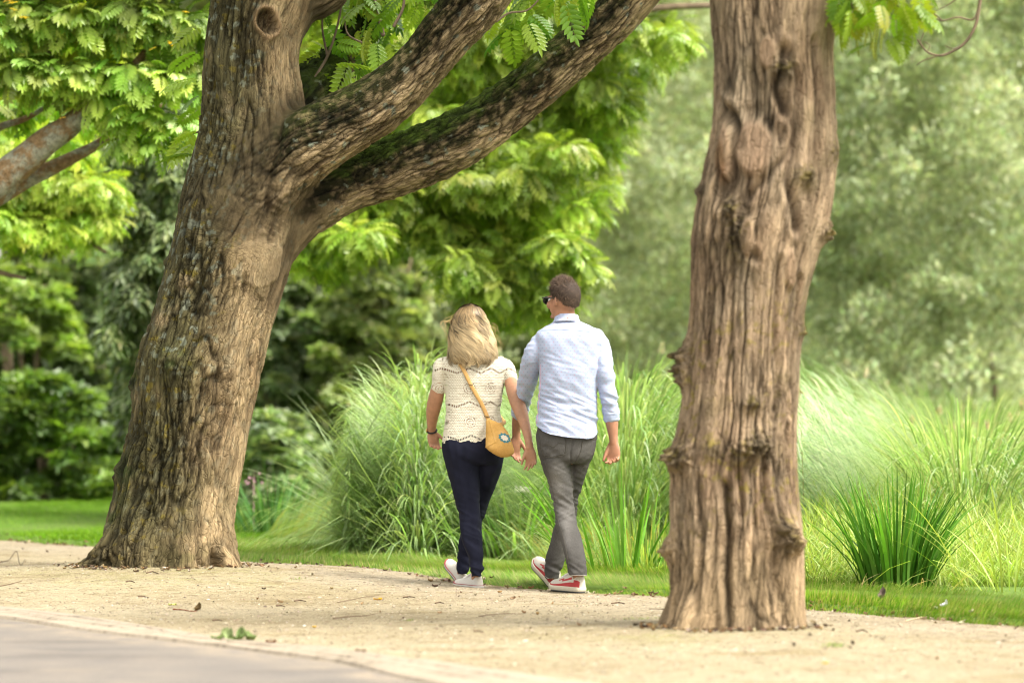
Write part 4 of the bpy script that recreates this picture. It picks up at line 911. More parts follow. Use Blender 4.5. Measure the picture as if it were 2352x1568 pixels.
obj('wall', *box((bx[0], 104, 7), (9, 7, 14)), M_BRICK, H, smooth=False)
rv = np.array([[bx[0] - 4.8, 100.2, 14.01], [bx[0] + 4.8, 100.2, 14.01], [bx[0] + 4.8, 107.8, 14.01], [bx[0] - 4.8, 107.8, 14.01], [bx[0] - 4.8, 104, 17.5], [bx[0] + 4.8, 104, 17.5]])
obj('roof', rv, [np.array([[0, 1, 5, 4], [2, 3, 4, 5], [3, 2, 1, 0]]), np.array([[0, 4, 3], [1, 2, 5]])], M_ROOF, H, smooth=False)
for i in range(3):
    for j in range(3):
        c = (bx[0] - 3 + 3 * i, 100.47, 2.5 + 4.2 * j); o = obj('window', *box(c, (1.3, .1, 1.9)), M_WHITE, H, smooth=False)
        obj('pane', *box((c[0], 100.40, c[2]), (1.1, .06, 1.7)), M_GLASS, o, smooth=False)

# ------------------------------------------------------------------ reeds
r = np.random.default_rng(60)
def reed_bed(name, label, n, fxy, hf, pal, seed, width=(.006, .014), lean=(.0, .35), droop=(.4, 1.7), leandir=None, spread=1.0, zb=.0, cat='reeds', kind='stuff', tips=0, leafy=0, leafL=(.25, .6)):
    r = np.random.default_rng(seed); xy = fxy(r, n); n = len(xy); L = hf(xy, r)
    c = pick(pal, n, r, .2)
    zz = np.full(n, zb)
    if leafy:
        k = r.uniform(size=n) < leafy; hh = L.copy(); zz = np.where(k, hh * .85 * r.uniform(.0, 1, n) ** 1.35, 0); L = np.where(k, r.uniform(*leafL, n) * (1.15 - .5 * zz / hh.max()), hh)
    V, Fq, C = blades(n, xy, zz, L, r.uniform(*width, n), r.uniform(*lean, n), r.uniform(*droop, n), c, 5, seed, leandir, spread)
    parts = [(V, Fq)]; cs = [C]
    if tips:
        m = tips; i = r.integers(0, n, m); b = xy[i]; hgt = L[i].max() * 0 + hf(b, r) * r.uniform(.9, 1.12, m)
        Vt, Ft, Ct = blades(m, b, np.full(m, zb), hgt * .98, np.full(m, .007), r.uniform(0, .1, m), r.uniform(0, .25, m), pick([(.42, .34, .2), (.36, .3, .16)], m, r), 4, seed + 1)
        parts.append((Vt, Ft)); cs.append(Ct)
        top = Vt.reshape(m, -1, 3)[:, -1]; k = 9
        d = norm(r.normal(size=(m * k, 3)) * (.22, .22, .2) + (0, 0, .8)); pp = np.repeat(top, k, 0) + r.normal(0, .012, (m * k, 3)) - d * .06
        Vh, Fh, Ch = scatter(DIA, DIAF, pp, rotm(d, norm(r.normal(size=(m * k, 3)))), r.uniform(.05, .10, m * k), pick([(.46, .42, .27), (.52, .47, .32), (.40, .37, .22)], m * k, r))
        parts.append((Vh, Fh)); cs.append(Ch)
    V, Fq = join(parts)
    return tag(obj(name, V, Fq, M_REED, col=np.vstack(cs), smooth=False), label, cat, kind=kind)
RB = [(.27, .40, .15), (.34, .46, .20), (.21, .34, .11), (.43, .53, .28), (.16, .28, .08)]
RG = [(.29, .42, .17), (.36, .47, .22), (.22, .35, .12), (.45, .53, .30), (.16, .28, .08)]
RY = [(.30, .42, .08), (.38, .48, .12), (.24, .36, .06), (.42, .48, .16)]
# arching bed behind the couple; top outline by picture column
def bed_mid(r, n):
    u = r.uniform(760, 1600, n); Y = r.uniform(27.0, 36, n); x = (u - 1176) * Y / F; return np.stack([x, Y], 1)
def h_mid(xy, r):
    u = 1176 + xy[:, 0] * F / xy[:, 1]; vt = np.interp(u, [740, 800, 870, 960, 1060, 1200, 1330, 1450, 1600], [1080, 985, 915, 875, 850, 850, 840, 815, 800])
    z = CAMH + (930 - vt) * xy[:, 1] / F; return np.clip(z, .3, 3) * r.uniform(.72, 1.08, len(xy)) * 1.0
reed_bed('reeds', 'tall arching light green reeds behind the walking couple', 38000, bed_mid, h_mid, RB, 301, leandir=(-.35, -.2, 0), lean=(.1, 1.1), droop=(.5, 2.0), leafy=.9)
reed_bed('reeds', 'pale bowed reed clump left of the woman', 9000, lambda r, n: np.stack([(r.uniform(770, 1010, n) - 1176) * 28 / F, r.uniform(27, 29.5, n)], 1), lambda xy, r: np.interp(1176 + xy[:, 0] * F / xy[:, 1], [740, 850, 1000], [.75, 1.3, 1.55]) * r.uniform(.7, 1.15, len(xy)), [(.33, .46, .18), (.40, .51, .25), (.26, .40, .13)], 302, leandir=(-.4, -.2, 0), spread=1.0, droop=(.6, 2.2), lean=(.1, 1.0), leafy=.93, leafL=(.2, .5))
# right-hand bed
def bed_r(r, n):
    u = r.uniform(1500, 2480, n); Y = 26 + 22 * r.uniform(0, 1, n) ** 1.2; return np.stack([(u - 1176) * Y / F, Y], 1)
def h_r(xy, r):
    u = 1176 + xy[:, 0] * F / xy[:, 1]; vt = np.interp(u, [1500, 1840, 1900, 2000, 2100, 2200, 2480], [810, 800, 820, 860, 880, 905, 915])
    z = CAMH + (930 - vt) * 40 / F; return np.clip(z, .3, 3) * np.interp(xy[:, 1], [26, 34, 48], [.75, 1, 1.05]) * r.uniform(.72, 1.06, len(xy))
reed_bed('reeds', 'wide bed of silvery green reeds with beige plumes at the right', 60000, bed_r, h_r, RG, 303, lean=(.1, 1.1), droop=(.5, 1.9), tips=36, leafy=.9)
def bed_y(r, n):
    u = r.uniform(1830, 2480, n); Y = r.uniform(22.6, 27.5, n); x = (u - 1176) * Y / F; k = Y > back_y(x) + .1; return np.stack([x, Y], 1)[k]
reed_bed('marsh_grass', 'fresh yellow-green marsh grass in front of the right reeds', 12000, bed_y, lambda xy, r: r.uniform(.25, .75, len(xy)) * np.interp(xy[:, 1], [22.5, 24, 27.5], [.45, .8, 1.1]), RY, 304, width=(.006, .013), droop=(.4, 2.0), cat='grass')
def bed_f(r, n):
    x = r.uniform(-2.0, 1.9, n); Y = back_y(x) + r.uniform(-.05, 1.8, n); return np.stack([x, Y], 1)
reed_bed('marsh_grass', 'low mixed yellowish grass between verge and arching reeds', 9000, bed_f, lambda xy, r: r.uniform(.12, .5, len(xy)) * np.interp(xy[:, 1] - back_y(xy[:, 0]), [0, .6, 1.8], [.35, .9, 1.2]), RY[:2] + RB[:3] + [(.42, .36, .1)], 305, width=(.006, .014), droop=(.5, 2.2), cat='grass')
# plants one can tell apart
def iris(name, label, u, v, n, L, wd, spread_r, pal, seed, cat='plant', droop=(.1, .9), lean=(.05, .45), group=None):
    g = G(u, v); r = np.random.default_rng(seed); a = r.uniform(0, 6.28, n); q = spread_r * r.uniform(0, 1, n) ** .6
    xy = np.stack([g[0] + q * np.cos(a), g[1] + .6 * q * np.sin(a)], 1)
    T = thing(name, (g[0], g[1], 0), label, cat, group)
    V, Fq, C = blades(n, xy, np.full(n, .0), r.uniform(*L, n), r.uniform(*wd, n), r.uniform(*lean, n), r.uniform(*droop, n), pick(pal, n, r, .15), 7, seed, None)
    # lean follows the side of the clump
    obj('leaves', V, Fq, M_GRASS, T, col=C, smooth=False)
    return T
IR = [(.055, .15, .02), (.07, .19, .025), (.04, .12, .02), (.09, .23, .03)]
T = iris('iris_plant', 'dark green clump of sword-shaped iris leaves at the right, by the verge', 2060, 1362, 230, (.38, .80), (.013, .024), .21, [(.07, .18, .022), (.10, .24, .03), (.05, .14, .02), (.14, .29, .05)], 401, lean=(.0, .30), droop=(.0, 1.0))
V, Fq, C = blades(50, np.stack([G(2060, 1362)[0] + RNG.uniform(-.33, .33, 50), G(2060, 1362)[1] - .1 + RNG.uniform(-.2, .1, 50)], 1), np.zeros(50), RNG.uniform(.15, .4, 50), RNG.uniform(.006, .012, 50), RNG.uniform(.4, 1.1, 50), RNG.uniform(.6, 1.8, 50), pick([(.5, .4, .2), (.4, .3, .13), (.45, .45, .2)], 50, RNG), 5, 7)
obj('withered_leaves', V, Fq, M_GRASS, T, col=C, smooth=False)
T = iris('iris_plant', 'iris plant with a tall blade and pink blossom just right of the leaning trunk', 625, 1232, 110, (.35, .75), (.016, .03), .36, [(.10, .23, .07), (.14, .29, .1), (.08, .19, .05)], 402)
g = G(590, 1232); fl = []
for k in range(8):
    c = P(584 + RNG.normal(0, 14), 1100 + RNG.normal(0, 8), g[1]); fl.append(ellipsoid(c, (.010, .010, .008), n=5))
t_ = NT('pink_petal'); t_.bsdf((.55, .30, .38), .6); M_PINK = t_.m
fl.append(tube([[P(583, 1100, g[1])[0], g[1], 0], P(583, 1095, g[1])], [.003, .002], 6, round_end=False))
obj('blossom', *join(fl), M_PINK, T)
iris('iris_plant', 'spreading iris leaves behind the right foot of the man, next to the upright trunk', 1440, 1322, 60, (.4, .85), (.014, .026), .42, [(.13, .29, .04), (.18, .36, .06), (.1, .22, .03)], 403, lean=(.1, .6))
iris('iris_plant', 'pale green iris leaves between the legs of the woman and the man', 1190, 1290, 70, (.4, .8), (.014, .028), .45, [(.24, .38, .12), (.3, .43, .16), (.18, .32, .07)], 404, droop=(.3, 1.6))
iris('sedge_plant', 'thin arching sedge plant right of the dark iris clump', 2320, 1370, 40, (.5, 1.0), (.008, .016), .3, RY, 405, droop=(.6, 2.4))
# white umbel between the couple
g = np.array([P(1200, 1126, 27.5)[0], 27.5]); T = thing('umbel_flower', (g[0], g[1], 0), 'single flat white umbel flower between the man and the woman', 'flower')
top = P(1200, 1128, 27.5)
obj('stem', *join([tube([[g[0], g[1], -.02], [g[0] + .02, g[1], .3], top], [.005, .004, .003], 6, round_end=False)]), M_GRASS, T, col=np.tile([.12, .22, .04], (3 * 6, 1)))
hd = [ellipsoid(top + [math.cos(a) * q, math.sin(a) * q, .012 + .01 * RNG.normal()], (.008, .008, .006), n=4) for a, q in zip(RNG.uniform(0, 6.28, 90), .062 * RNG.uniform(0, 1, 90) ** .5)]
t_ = NT('white_petal'); t_.bsdf((.78, .78, .68), .7); obj('flower_head', *join(hd), t_.m, T)

# ------------------------------------------------------------------ things lying on the ground
t = NT('litter'); cc = t.attr('col').outputs['Color']; n_ = t.noise(t.coord(), 120, 3); t.bsdf(t.mix(1.0, cc, t.ramp(n_, [(.3, (.7, .7, .7)), (.7, (1.2, 1.2, 1.2))]), 'MULTIPLY'), .8, t.bump(n_, .4, .003)); M_LIT = t.m
def curled_leaf(L, Wd, curl, seed):
    r = np.random.default_rng(seed); nx, ny = 10, 6; V = []
    for i in range(nx):
        s = i / (nx - 1); hw = Wd / 2 * math.sin(math.pi * min(s * .95 + .03, 1)) ** .7 + .001
        for j in range(ny):
            q = j / (ny - 1) * 2 - 1; V.append([L * (s - .5), hw * q, curl * L * (.35 * q * q + .5 * (s - .5) ** 2 * 2) + .004 * r.normal() * L / .08])
    V = np.array(V); i = np.arange(nx - 1)[:, None] * ny + np.arange(ny - 1)[None, :]
    Q = np.stack([i, i + 1, i + ny + 1, i + ny], -1).reshape(-1, 4)
    # thickness
    V2 = np.vstack([V, V + [0, 0, .0015]]); Q2 = np.vstack([Q[:, ::-1], Q + len(V)])
    return V2, Q2
def ground_leaf(u, v, L, Wd, curl, rz, col, label, seed, tilt=0.0, name='fallen_leaf', group=None):
    g = G(u, v); z = gravel_z(np.array([g[0]]), np.array([g[1]]))[0] if g[1] < edge_y(g[0]) else .06
    V, Q = curled_leaf(L, Wd, curl, seed); 
    ct, st = math.cos(tilt), math.sin(tilt); V = V @ np.array([[ct, 0, -st], [0, 1, 0], [st, 0, ct]]).T
    c, s = math.cos(rz), math.sin(rz); V = V @ np.array([[c, s, 0], [-s, c, 0], [0, 0, 1]]); V[:, 2] -= V[:, 2].min() - .001
    loc = (g[0], g[1], z); o = obj(name, V + loc, Q, M_LIT, loc=loc, col=np.tile(col, (len(V), 1)))
    return tag(o, label, 'leaf', group)
ground_leaf(458, 1402, .05, .035, .9, .8, (.10, .065, .02), 'curled dark brown leaf standing up on the gravel in front of the leaning tree', 1, .7)
ground_leaf(868, 1380, .05, .012, .3, .2, (.62, .33, .03), 'orange-yellow leaf lying on the gravel left of the walking couple', 2)
ground_leaf(396, 1391, .045, .02, .3, .3, (.42, .44, .12), 'pale greenish yellow leaf left of the curled brown leaf', 3)
ground_leaf(722, 1441, .03, .02, .3, 1.1, (.65, .42, .05), 'small yellow leaf flake in the middle of the gravel, above the green leaf heap', 4)
ground_leaf(1895, 1525, .03, .02, .2, .3, (.75, .5, .04), 'bright yellow leaf low at the right in front of the upright tree', 5)
ground_leaf(2030, 1402, .07, .035, .9, .9, (.12, .09, .07), 'grey-brown curled leaf standing at the grass edge right of the upright tree', 6, .8)
ground_leaf(622, 1480, .05, .02, .6, .1, (.2, .1, .055), 'reddish brown leaf scrap just right of the green leaf heap', 7)
ground_leaf(1660, 1430, .06, .02, .3, .1, (.5, .26, .1), 'rusty orange leaf at the foot of the upright tree', 8)
ground_leaf(828, 1500, .05, .016, .5, .0, (.17, .10, .06), 'brown leaf scrap lying low on the gravel left of centre', 9)
ground_leaf(372, 1521, .04, .03, .3, .5, (.46, .33, .2), 'pale beige leaf lying on the grey road', 10)
ground_leaf(895, 1288, .09, .06, .8, .4, (.2, .19, .14), 'withered pale leaf lying on the grass left of the woman', 11, .5)
ground_leaf(2170, 1420, .05, .03, .7, .6, (.6, .6, .62), 'whitish scrap of leaf at the grass edge near the right corner', 12, .4)
ground_leaf(795, 1380, .0, .0, 0, 0, (.1,.1,.1), '', 13) if False else None
r = np.random.default_rng(71); n = 420; x = r.uniform(-4.2, 3.0, n); dd = np.where(r.uniform(size=n) < .7, r.normal(-.06, .09, n), r.uniform(-4, .6, n)); y = edge_y(x) + dd
m_ = 330; aa = r.uniform(math.pi, 2 * math.pi, m_); q_ = 1 + .16 * np.abs(r.normal(size=m_)); left = np.arange(m_) % 2 == 0
x = np.concatenate([x, np.where(left, -2.17 + .50 * q_ * np.cos(aa), 1.06 + .37 * q_ * np.cos(aa))]); y = np.concatenate([y, np.where(left, YL + .50 * q_ * np.sin(aa), YR + .36 * q_ * np.sin(aa))])
ok = y > poly_y(KERB, x) - .3; x, y = x[ok], y[ok]; n = len(x); lv, lf = curled_leaf(1, .6, .8, 3); a = r.uniform(0, 6.28, n); dv = np.stack([np.cos(a), np.sin(a), .25 * r.normal(size=n)], 1)
zz = np.where(y < edge_y(x), gravel_z(x, y), lawn_z(x, y) + .02) + .004
V, Fq, C = scatter(lv, lf, np.column_stack([x, y, zz]), rotm(dv, norm(np.array([0, 0, 1.]) + .4 * r.normal(size=(n, 3)))), r.uniform(.010, .035, n), pick([(.16, .10, .055), (.09, .06, .04), (.30, .22, .12), (.42, .36, .26), (.22, .14, .06)], n, r))
tag(obj('leaf_litter', V, Fq, M_LIT, col=C), 'brown crumbs and bits of dead leaf strewn along the edge of the grass', 'leaf litter', kind='stuff')
# heap of green leaves near the kerb
g = G(533, 1474); HP = thing('leaf_heap', (g[0], g[1], .02), 'small heap of wilted green leaves on the gravel beside the road edging', 'leaves')
for k, (du, dv, L, Wd, cu, rz, ti) in enumerate([(-30, 0, .055, .045, .8, .3, .3), (-8, -2, .06, .05, .9, 1.4, .7), (14, 0, .065, .05, .7, .2, .2), (32, -4, .07, .045, .8, 2.8, .55), (-20, -9, .04, .035, 1.0, 2.2, .9), (22, -8, .05, .03, .9, 1.0, .8), (0, 3, .05, .04, .5, 2.0, .1)]):
    V, Q = curled_leaf(L * 1.15, Wd, cu, 30 + k); ct, st = math.cos(ti), math.sin(ti); V = V @ np.array([[ct, 0, -st], [0, 1, 0], [st, 0, ct]]).T
    c, s = math.cos(rz), math.sin(rz); V = V @ np.array([[c, s, 0], [-s, c, 0], [0, 0, 1]]); V[:, 2] -= V[:, 2].min()
    p = G(533 + du, 1474 + dv); p[2] = gravel_z(p[:1], p[1:2])[0] + .002
    obj('leaf', V + p, Q, M_LIT, HP, col=np.tile(np.array([(.16, .22, .075), (.24, .30, .13), (.11, .17, .05)][k % 3]), (len(V), 1)))
def ground_twig(pts, r0, label, col=(.13, .085, .055), group=None, lift=.004, heights=None):
    p = []
    for i, (u, v) in enumerate(pts):
        g = G(u, v); g[2] = gravel_z(g[:1], g[1:2])[0] + lift + (heights[i] if heights else 0); p.append(g)
    pc = catmull(np.array(p), max(8, 4 * len(p))); rr = r0 * np.linspace(1, .5, len(pc)) * (1 + .2 * np.sin(np.arange(len(pc)) * 2.1))
    V, Q, T_ = tube(pc, rr, 7); loc = p[0]
    o = obj('fallen_twig', V, [Q, T_], M_LIT, loc=loc, col=np.tile(col, (len(V), 1))); return tag(o, label, 'twig', group)
ground_twig([(398, 1401), (420, 1402), (440, 1404), (452, 1403)], .004, 'reddish brown twig lying against the curled brown leaf', (.2, .075, .04))
ground_twig([(775, 1384), (800, 1380), (835, 1376), (870, 1372)], .002, 'long thin twig pointing at the orange-yellow leaf')
ground_twig([(765, 1420), (800, 1417), (840, 1413), (868, 1409)], .003, 'long dark twig on the gravel below the orange-yellow leaf')
ground_twig([(1100, 1417), (1150, 1413), (1200, 1412)], .0025, 'thin grey twig on the gravel left of the foot of the upright tree')
ground_twig([(1590, 1398), (1540, 1402), (1490, 1400)], .003, 'dark twig at the left foot of the upright tree')
ground_twig([(0, 1292), (20, 1290), (38, 1286), (46, 1300), (58, 1292)], .004, 'forked bare twig standing up from the gravel at the left edge', (.09, .065, .045), heights=[0, .01, .06, .0, .02])
ground_twig([(2080, 1432), (2120, 1420), (2150, 1408)], .003, 'pale stalk lying along the grass edge at the right', (.5, .4, .25))
ground_twig([(-20, 1362), (20, 1358), (50, 1355)], .003, 'dark twig near the left edge of the gravel')
ground_twig([(800, 1293), (830, 1286), (845, 1283)], .003, 'pale bent stalk on the verge left of the woman', (.5, .45, .3))
for (u, v, L) in [(350, 1349, 26), (420, 1344, 22), (300, 1358, 20), (595, 1338, 18), (690, 1381, 26), (500, 1426, 22), (330, 1376, 24), (245, 1317, 20), (1010, 1386, 20), (940, 1375, 26), (1420, 1384, 30), (1620, 1385, 20), (180, 1440, 24), (645, 1392, 20), (1980, 1460, 26), (1790, 1413, 36), (1100, 1455, 22)]:
    ground_twig([(u - L / 2, v), (u, v - 1), (u + L / 2, v + 1)], .0045, 'short dark bit of twig lying flat on the pale gravel', group='short bits of twig on the gravel')
# green tufts growing in the gravel
def tuft(u, v, n, rad, L, label, seed, col=GP):
    g = G(u, v); r = np.random.default_rng(seed); xy = np.stack([g[0] + r.normal(0, rad, n), g[1] + r.normal(0, rad * 1.5, n)], 1)
    V, Fq, C = blades(n, xy, gravel_z(xy[:, 0], xy[:, 1]), r.uniform(*L, n), r.uniform(.002, .004, n), r.uniform(.2, 1.2, n), r.uniform(.2, 1, n), pick(col, n, r), 2, seed)
    loc = (g[0], g[1], 0); tag(obj('grass_tuft', V, Fq, M_GRASS, loc=loc, col=C, smooth=False), label, 'tuft')
tuft(1917, 1487, 160, .035, (.01, .03), 'flat green tuft on the gravel right of the upright tree', 1)
tuft(940, 1424, 40, .02, (.008, .02), 'tiny green tuft in the middle of the gravel', 2)
tuft(690, 1352, 40, .03, (.01, .025), 'small green tuft right of the foot of the leaning tree', 3)
tuft(500, 1306, 70, .07, (.015, .04), 'fringe of grass blades at the right foot of the leaning tree', 4)
tuft(560, 1310, 60, .05, (.015, .04), 'green tuft just outside the right root of the leaning tree', 5)
tuft(1480, 1432, 120, .06, (.008, .02), 'mossy green tuft by the left foot of the upright tree', 6)
# ------------------------------------------------------------------ people
def skin_mat(name, col):
    t = NT(name); c = t.coord(); n = t.noise(c, 35, 4, .6); n2 = t.noise(c, 300, 2)
    lo = tuple(x * .84 for x in col); hi = (min(1, col[0] * 1.1), col[1] * 1.04, col[2] * 1.02)
    t.bsdf(t.ramp(n, [(.3, lo), (.7, hi)]), .5, t.bump(n2, .15, .001), spec=.35, sss=.12); return t.m
M_SKIN1 = skin_mat('skin_man', (.36, .185, .115)); M_SKIN2 = skin_mat('skin_woman', (.37, .20, .12))
YM, YW = 22.62, 23.02
def q1(X, Y, D): return P(*R1(X, Y), D)
def q2(X, Y, D): return P(*R2(X, Y), D)
def rings(q, D, lst, shrink=0.0, dys=0.0):
    """lst: (Y, XL, XR, depth half width, depth offset)"""
    o = []
    for it in lst:
        Y, a, b, hd = it[:4]; dy = (it[4] if len(it) > 4 else 0) + dys
        pa, pb = q(a, Y, D + dy), q(b, Y, D + dy); rx = (pb[0] - pa[0]) / 2
        o.append(((pa[0] + pb[0]) / 2, D + dy, pa[2], max(rx - shrink, .01), max(hd - shrink, .01)))
    return o
def limb1(q, D, lst, shrink=0.0, seg=20, flat=1.0):
    """lst: (X, Y, half width, dy) tube"""
    pts = np.array([q(X, Y, D + dy) for X, Y, r_, dy in lst]); k = (q(100, 0, D) - q(0, 0, D))[0] / 100
    rr = np.array([max(r_ * k - shrink, .006) for X, Y, r_, dy in lst])
    return tube(pts, np.stack([rr, rr * flat], 1), seg, (0, 1, 0), n=4 * len(pts))
def hand(wr, D, S, N_, s=1.0, curl=(.35, .55, .5), spread=.12, thumb=(.55, .75, .35), tcurl=.3):
    wr = np.asarray(wr, float); D = norm(np.array(D, float)); S = norm(np.array(S, float) - np.dot(S, D) * D); N_ = norm(np.cross(D, S)) * np.sign(np.dot(np.cross(D, S), N_))
    out = []
    c = [wr - D * .03 * s, wr, wr + D * .03 * s, wr + D * .065 * s, wr + D * .092 * s]
    rr = np.array([[.026, .021], [.028, .020], [.038, .018], [.042, .016], [.038, .012]]) * s
    t, sd_, bb = frames(np.array(c), N_); out.append(tube(c, rr, 18, N_, n=14))
    for k, (off, L, w_) in enumerate([(.030, .074, .0088), (.0102, .082, .0090), (-.0105, .076, .0086), (-.030, .060, .0078)]):
        p = wr + D * (.082 - .004 * abs(k - 1)) * s + S * off * s; d = norm(D + S * (off * 4) * spread * 3); pts = [p - d * .02 * s, p]; a = 0
        for j, (fr, cu) in enumerate(zip((.45, .3, .25), curl)):
            a += cu * (1 + .12 * k); dd = d * math.cos(a) + N_ * math.sin(a); p = p + dd * L * fr * s; pts.append(p)
        out.append(tube(pts, np.array([w_ * 1.0, w_ * 1.08, w_ * .96, w_ * .88, w_ * .72]) * s, 12, S, n=18))
    p = wr + D * .018 * s + S * .026 * s; d = norm(S * thumb[0] + D * thumb[1] + N_ * thumb[2]); pts = [p - d * .012 * s, p]
    p = p + d * .036 * s; pts.append(p); d = norm(d * math.cos(tcurl) + (D * .9 + N_ * .3) * math.sin(tcurl)); p = p + d * .032 * s; pts.append(p)
    d = norm(d + D * .25); p = p + d * .025 * s; pts.append(p)
    out.append(tube(pts, np.array([.013, .0135, .0115, .0098, .0078]) * s, 12, D, n=16))
    return out
def head_parts(c, yaw, s=1.0, pitch=0.0):
    """face looks along +Y turned by yaw; c = centre of the skull"""
    R = lambda v: np.array([math.cos(yaw) * v[0] - math.sin(yaw) * v[1], math.sin(yaw) * v[0] + math.cos(yaw) * v[1], v[2]]) * s
    c = np.asarray(c, float); o = []
    def e(p, r_, tilt=0): o.append(ellipsoid(c + R(p), np.array(r_) * s, yaw, tilt=tilt))
    e((0, -.012, .012), (.074, .092, .098)); e((0, .030, -.030), (.062, .060, .085)); e((0, .045, -.085), (.040, .036, .032)); e((0, .0, -.060), (.056, .060, .050))
    e((0, .080, .018), (.050, .016, .012))                                   # brow
    o.append(tube([c + R((0, .084, .012)), c + R((0, .098, -.018)), c + R((0, .110, -.034))], np.array([.008, .010, .013]) * s, 10))
    e((.012, .100, -.038), (.009, .010, .007)); e((-.012, .100, -.038), (.009, .010, .007))
    e((0, .092, -.060), (.022, .008, .005)); e((0, .091, -.068), (.019, .008, .006)); e((0, .084, -.098), (.020, .014, .015))
    for sx in (1, -1):
        e((.036 * sx, .074, -.030), (.024, .020, .026)); e((.074 * sx, -.004, -.012), (.008, .018, .031)); e((.079 * sx, -.012, -.010), (.007, .008, .028)); e((.076 * sx, .004, -.034), (.007, .009, .011))
    return o
def eyes(c, yaw, s, parent, iris):
    R = lambda v: np.array([math.cos(yaw) * v[0] - math.sin(yaw) * v[1], math.sin(yaw) * v[0] + math.cos(yaw) * v[1], v[2]]) * s
    for sx in (1, -1):
        V, Q, T = ellipsoid(np.asarray(c) + R((.031 * sx, .079, -.003)), (.0125 * s,) * 3); e = obj('eye', V, [Q, T], M_EYEW, parent)
        V, Q, T = ellipsoid(np.asarray(c) + R((.031 * sx, .0885, -.003)), (.006 * s, .0035 * s, .006 * s), yaw); obj('iris', V, [Q, T], iris, e)
t = NT('eye_white'); t.bsdf((.75, .73, .7), .2); M_EYEW = t.m
t = NT('eye_iris'); t.bsdf((.09, .05, .03), .15); M_IRIS = t.m

def cloth_obj(name, parts, voxel, mat, parent, fn=None, smooth=6, hem=None, **kw):
    V, Q, N = remesh(parts, voxel, smooth)
    if fn is not None:
        V = V + N * fn(V, N)[:, None]
    if hem is not None:
        u, v = unproject(V); V[:, 2] = np.maximum(V[:, 2], hem(u, V))
    return obj(name, V, Q, mat, parent, **kw), V, Q, vnormals(V, Q)

# ---- man
torsoM = [(395, 1150, 1312, .062), (425, 1098, 1372, .078), (455, 1035, 1440, .095), (485, 992, 1500, .108), (530, 975, 1528, .118), (600, 990, 1515, .126), (680, 1008, 1500, .130), (760, 1016, 1490, .132), (860, 1012, 1472, .130), (1000, 1003, 1463, .124), (1130, 993, 1472, .126), (1215, 985, 1479, .138), (1300, 985, 1478, .146), (1335, 990, 1474, .148)]
slL = [(1030, 520, 50, 0), (995, 575, 64, 0), (958, 660, 74, .0), (940, 760, 78, .06), (924, 860, 78, .14), (902, 950, 73, .22), (880, 1040, 69, .31), (866, 1090, 68, .35)]
slR = [(1462, 520, 55, 0), (1502, 590, 66, -.01), (1512, 680, 75, -.02), (1528, 780, 76, -.03), (1542, 880, 72, -.03), (1558, 980, 72, -.03), (1572, 1060, 67, -.02), (1577, 1100, 66, -.01)]
headM = q1(1203, 232, YM) + [0, 0, .0]
yawM = .80
neckM = tube([q1(1215, 520, YM), q1(1218, 400, YM), headM + [0, 0, -.03]], [.070, .062, .060], 20, n=12)
wR, wL = q1(1597, 1352, YM - .01), q1(832, 1310, YM + .44)
armR = limb1(q1, YM, [(1570, 1040, 50, -.02), (1579, 1120, 52, -.01), (1584, 1200, 50, -.01), (1592, 1290, 38, -.01), (1596, 1350, 33, -.01)])
armL = limb1(q1, YM, [(884, 1020, 50, .29), (862, 1090, 50, .35), (842, 1180, 44, .40), (832, 1260, 34, .43), (832, 1310, 30, .44)])
legN2 = [(140, 1130, 1440, .100, 0), (250, 1152, 1440, .108, -.01), (380, 1182, 1446, .102, -.01), (500, 1226, 1456, .092, 0), (600, 1250, 1466, .084, 0), (700, 1270, 1476, .076, -.005), (800, 1286, 1489, .074, -.02), (900, 1304, 1503, .076, -.05), (1000, 1338, 1535, .076, -.08), (1100, 1367, 1560, .073, -.12), (1200, 1392, 1580, .070, -.15), (1300, 1408, 1591, .068, -.17), (1338, 1416, 1594, .068, -.175), (1352, 1424, 1597, .068, -.18)]
legF2 = [(120, 1400, 1672, .100, .02), (250, 1420, 1650, .105, .03), (380, 1430, 1602, .095, .05), (500, 1400, 1562, .088, .08), (600, 1375, 1533, .080, .11), (700, 1352, 1512, .074, .13), (800, 1325, 1498, .074, .15), (900, 1292, 1475, .072, .17), (1000, 1264, 1445, .072, .19), (1100, 1236, 1415, .070, .20), (1200, 1207, 1392, .068, .21), (1300, 1198, 1360, .066, .21), (1355, 1203, 1340, .064, .21), (1378, 1212, 1332, .064, .21)]
pelvM = [(-60, 1150, 1650, .105), (30, 1138, 1672, .114), (90, 1124, 1682, .120), (150, 1128, 1670, .128), (230, 1140, 1655, .128), (300, 1160, 1632, .118), (350, 1190, 1600, .09)]
feet = []
body = [hloft(rings(q1, YM, torsoM, .030)), neckM, armR, armL, limb1(q1, YM, [(x, y, r_ * .60, d) for x, y, r_, d in slL]), limb1(q1, YM, [(x, y, r_ * .60, d) for x, y, r_, d in slR])]
body += [hloft(rings(q2, YM, legN2, .028)), hloft(rings(q2, YM, legF2, .028)), hloft(rings(q2, YM, pelvM, .055))]
body += head_parts(headM, yawM, 1.0)
body += hand(wR, (0.0, -.02, -1), (-.85, .35, 0), (-.4, -.9, 0), 1.02, curl=(.45, .75, .6), thumb=(.35, .95, .35), tcurl=.2)
body += hand(wL, (-.12, .1, -1), (.8, .5, 0), (.5, -.85, 0), 1.0, curl=(.3, .4, .35))
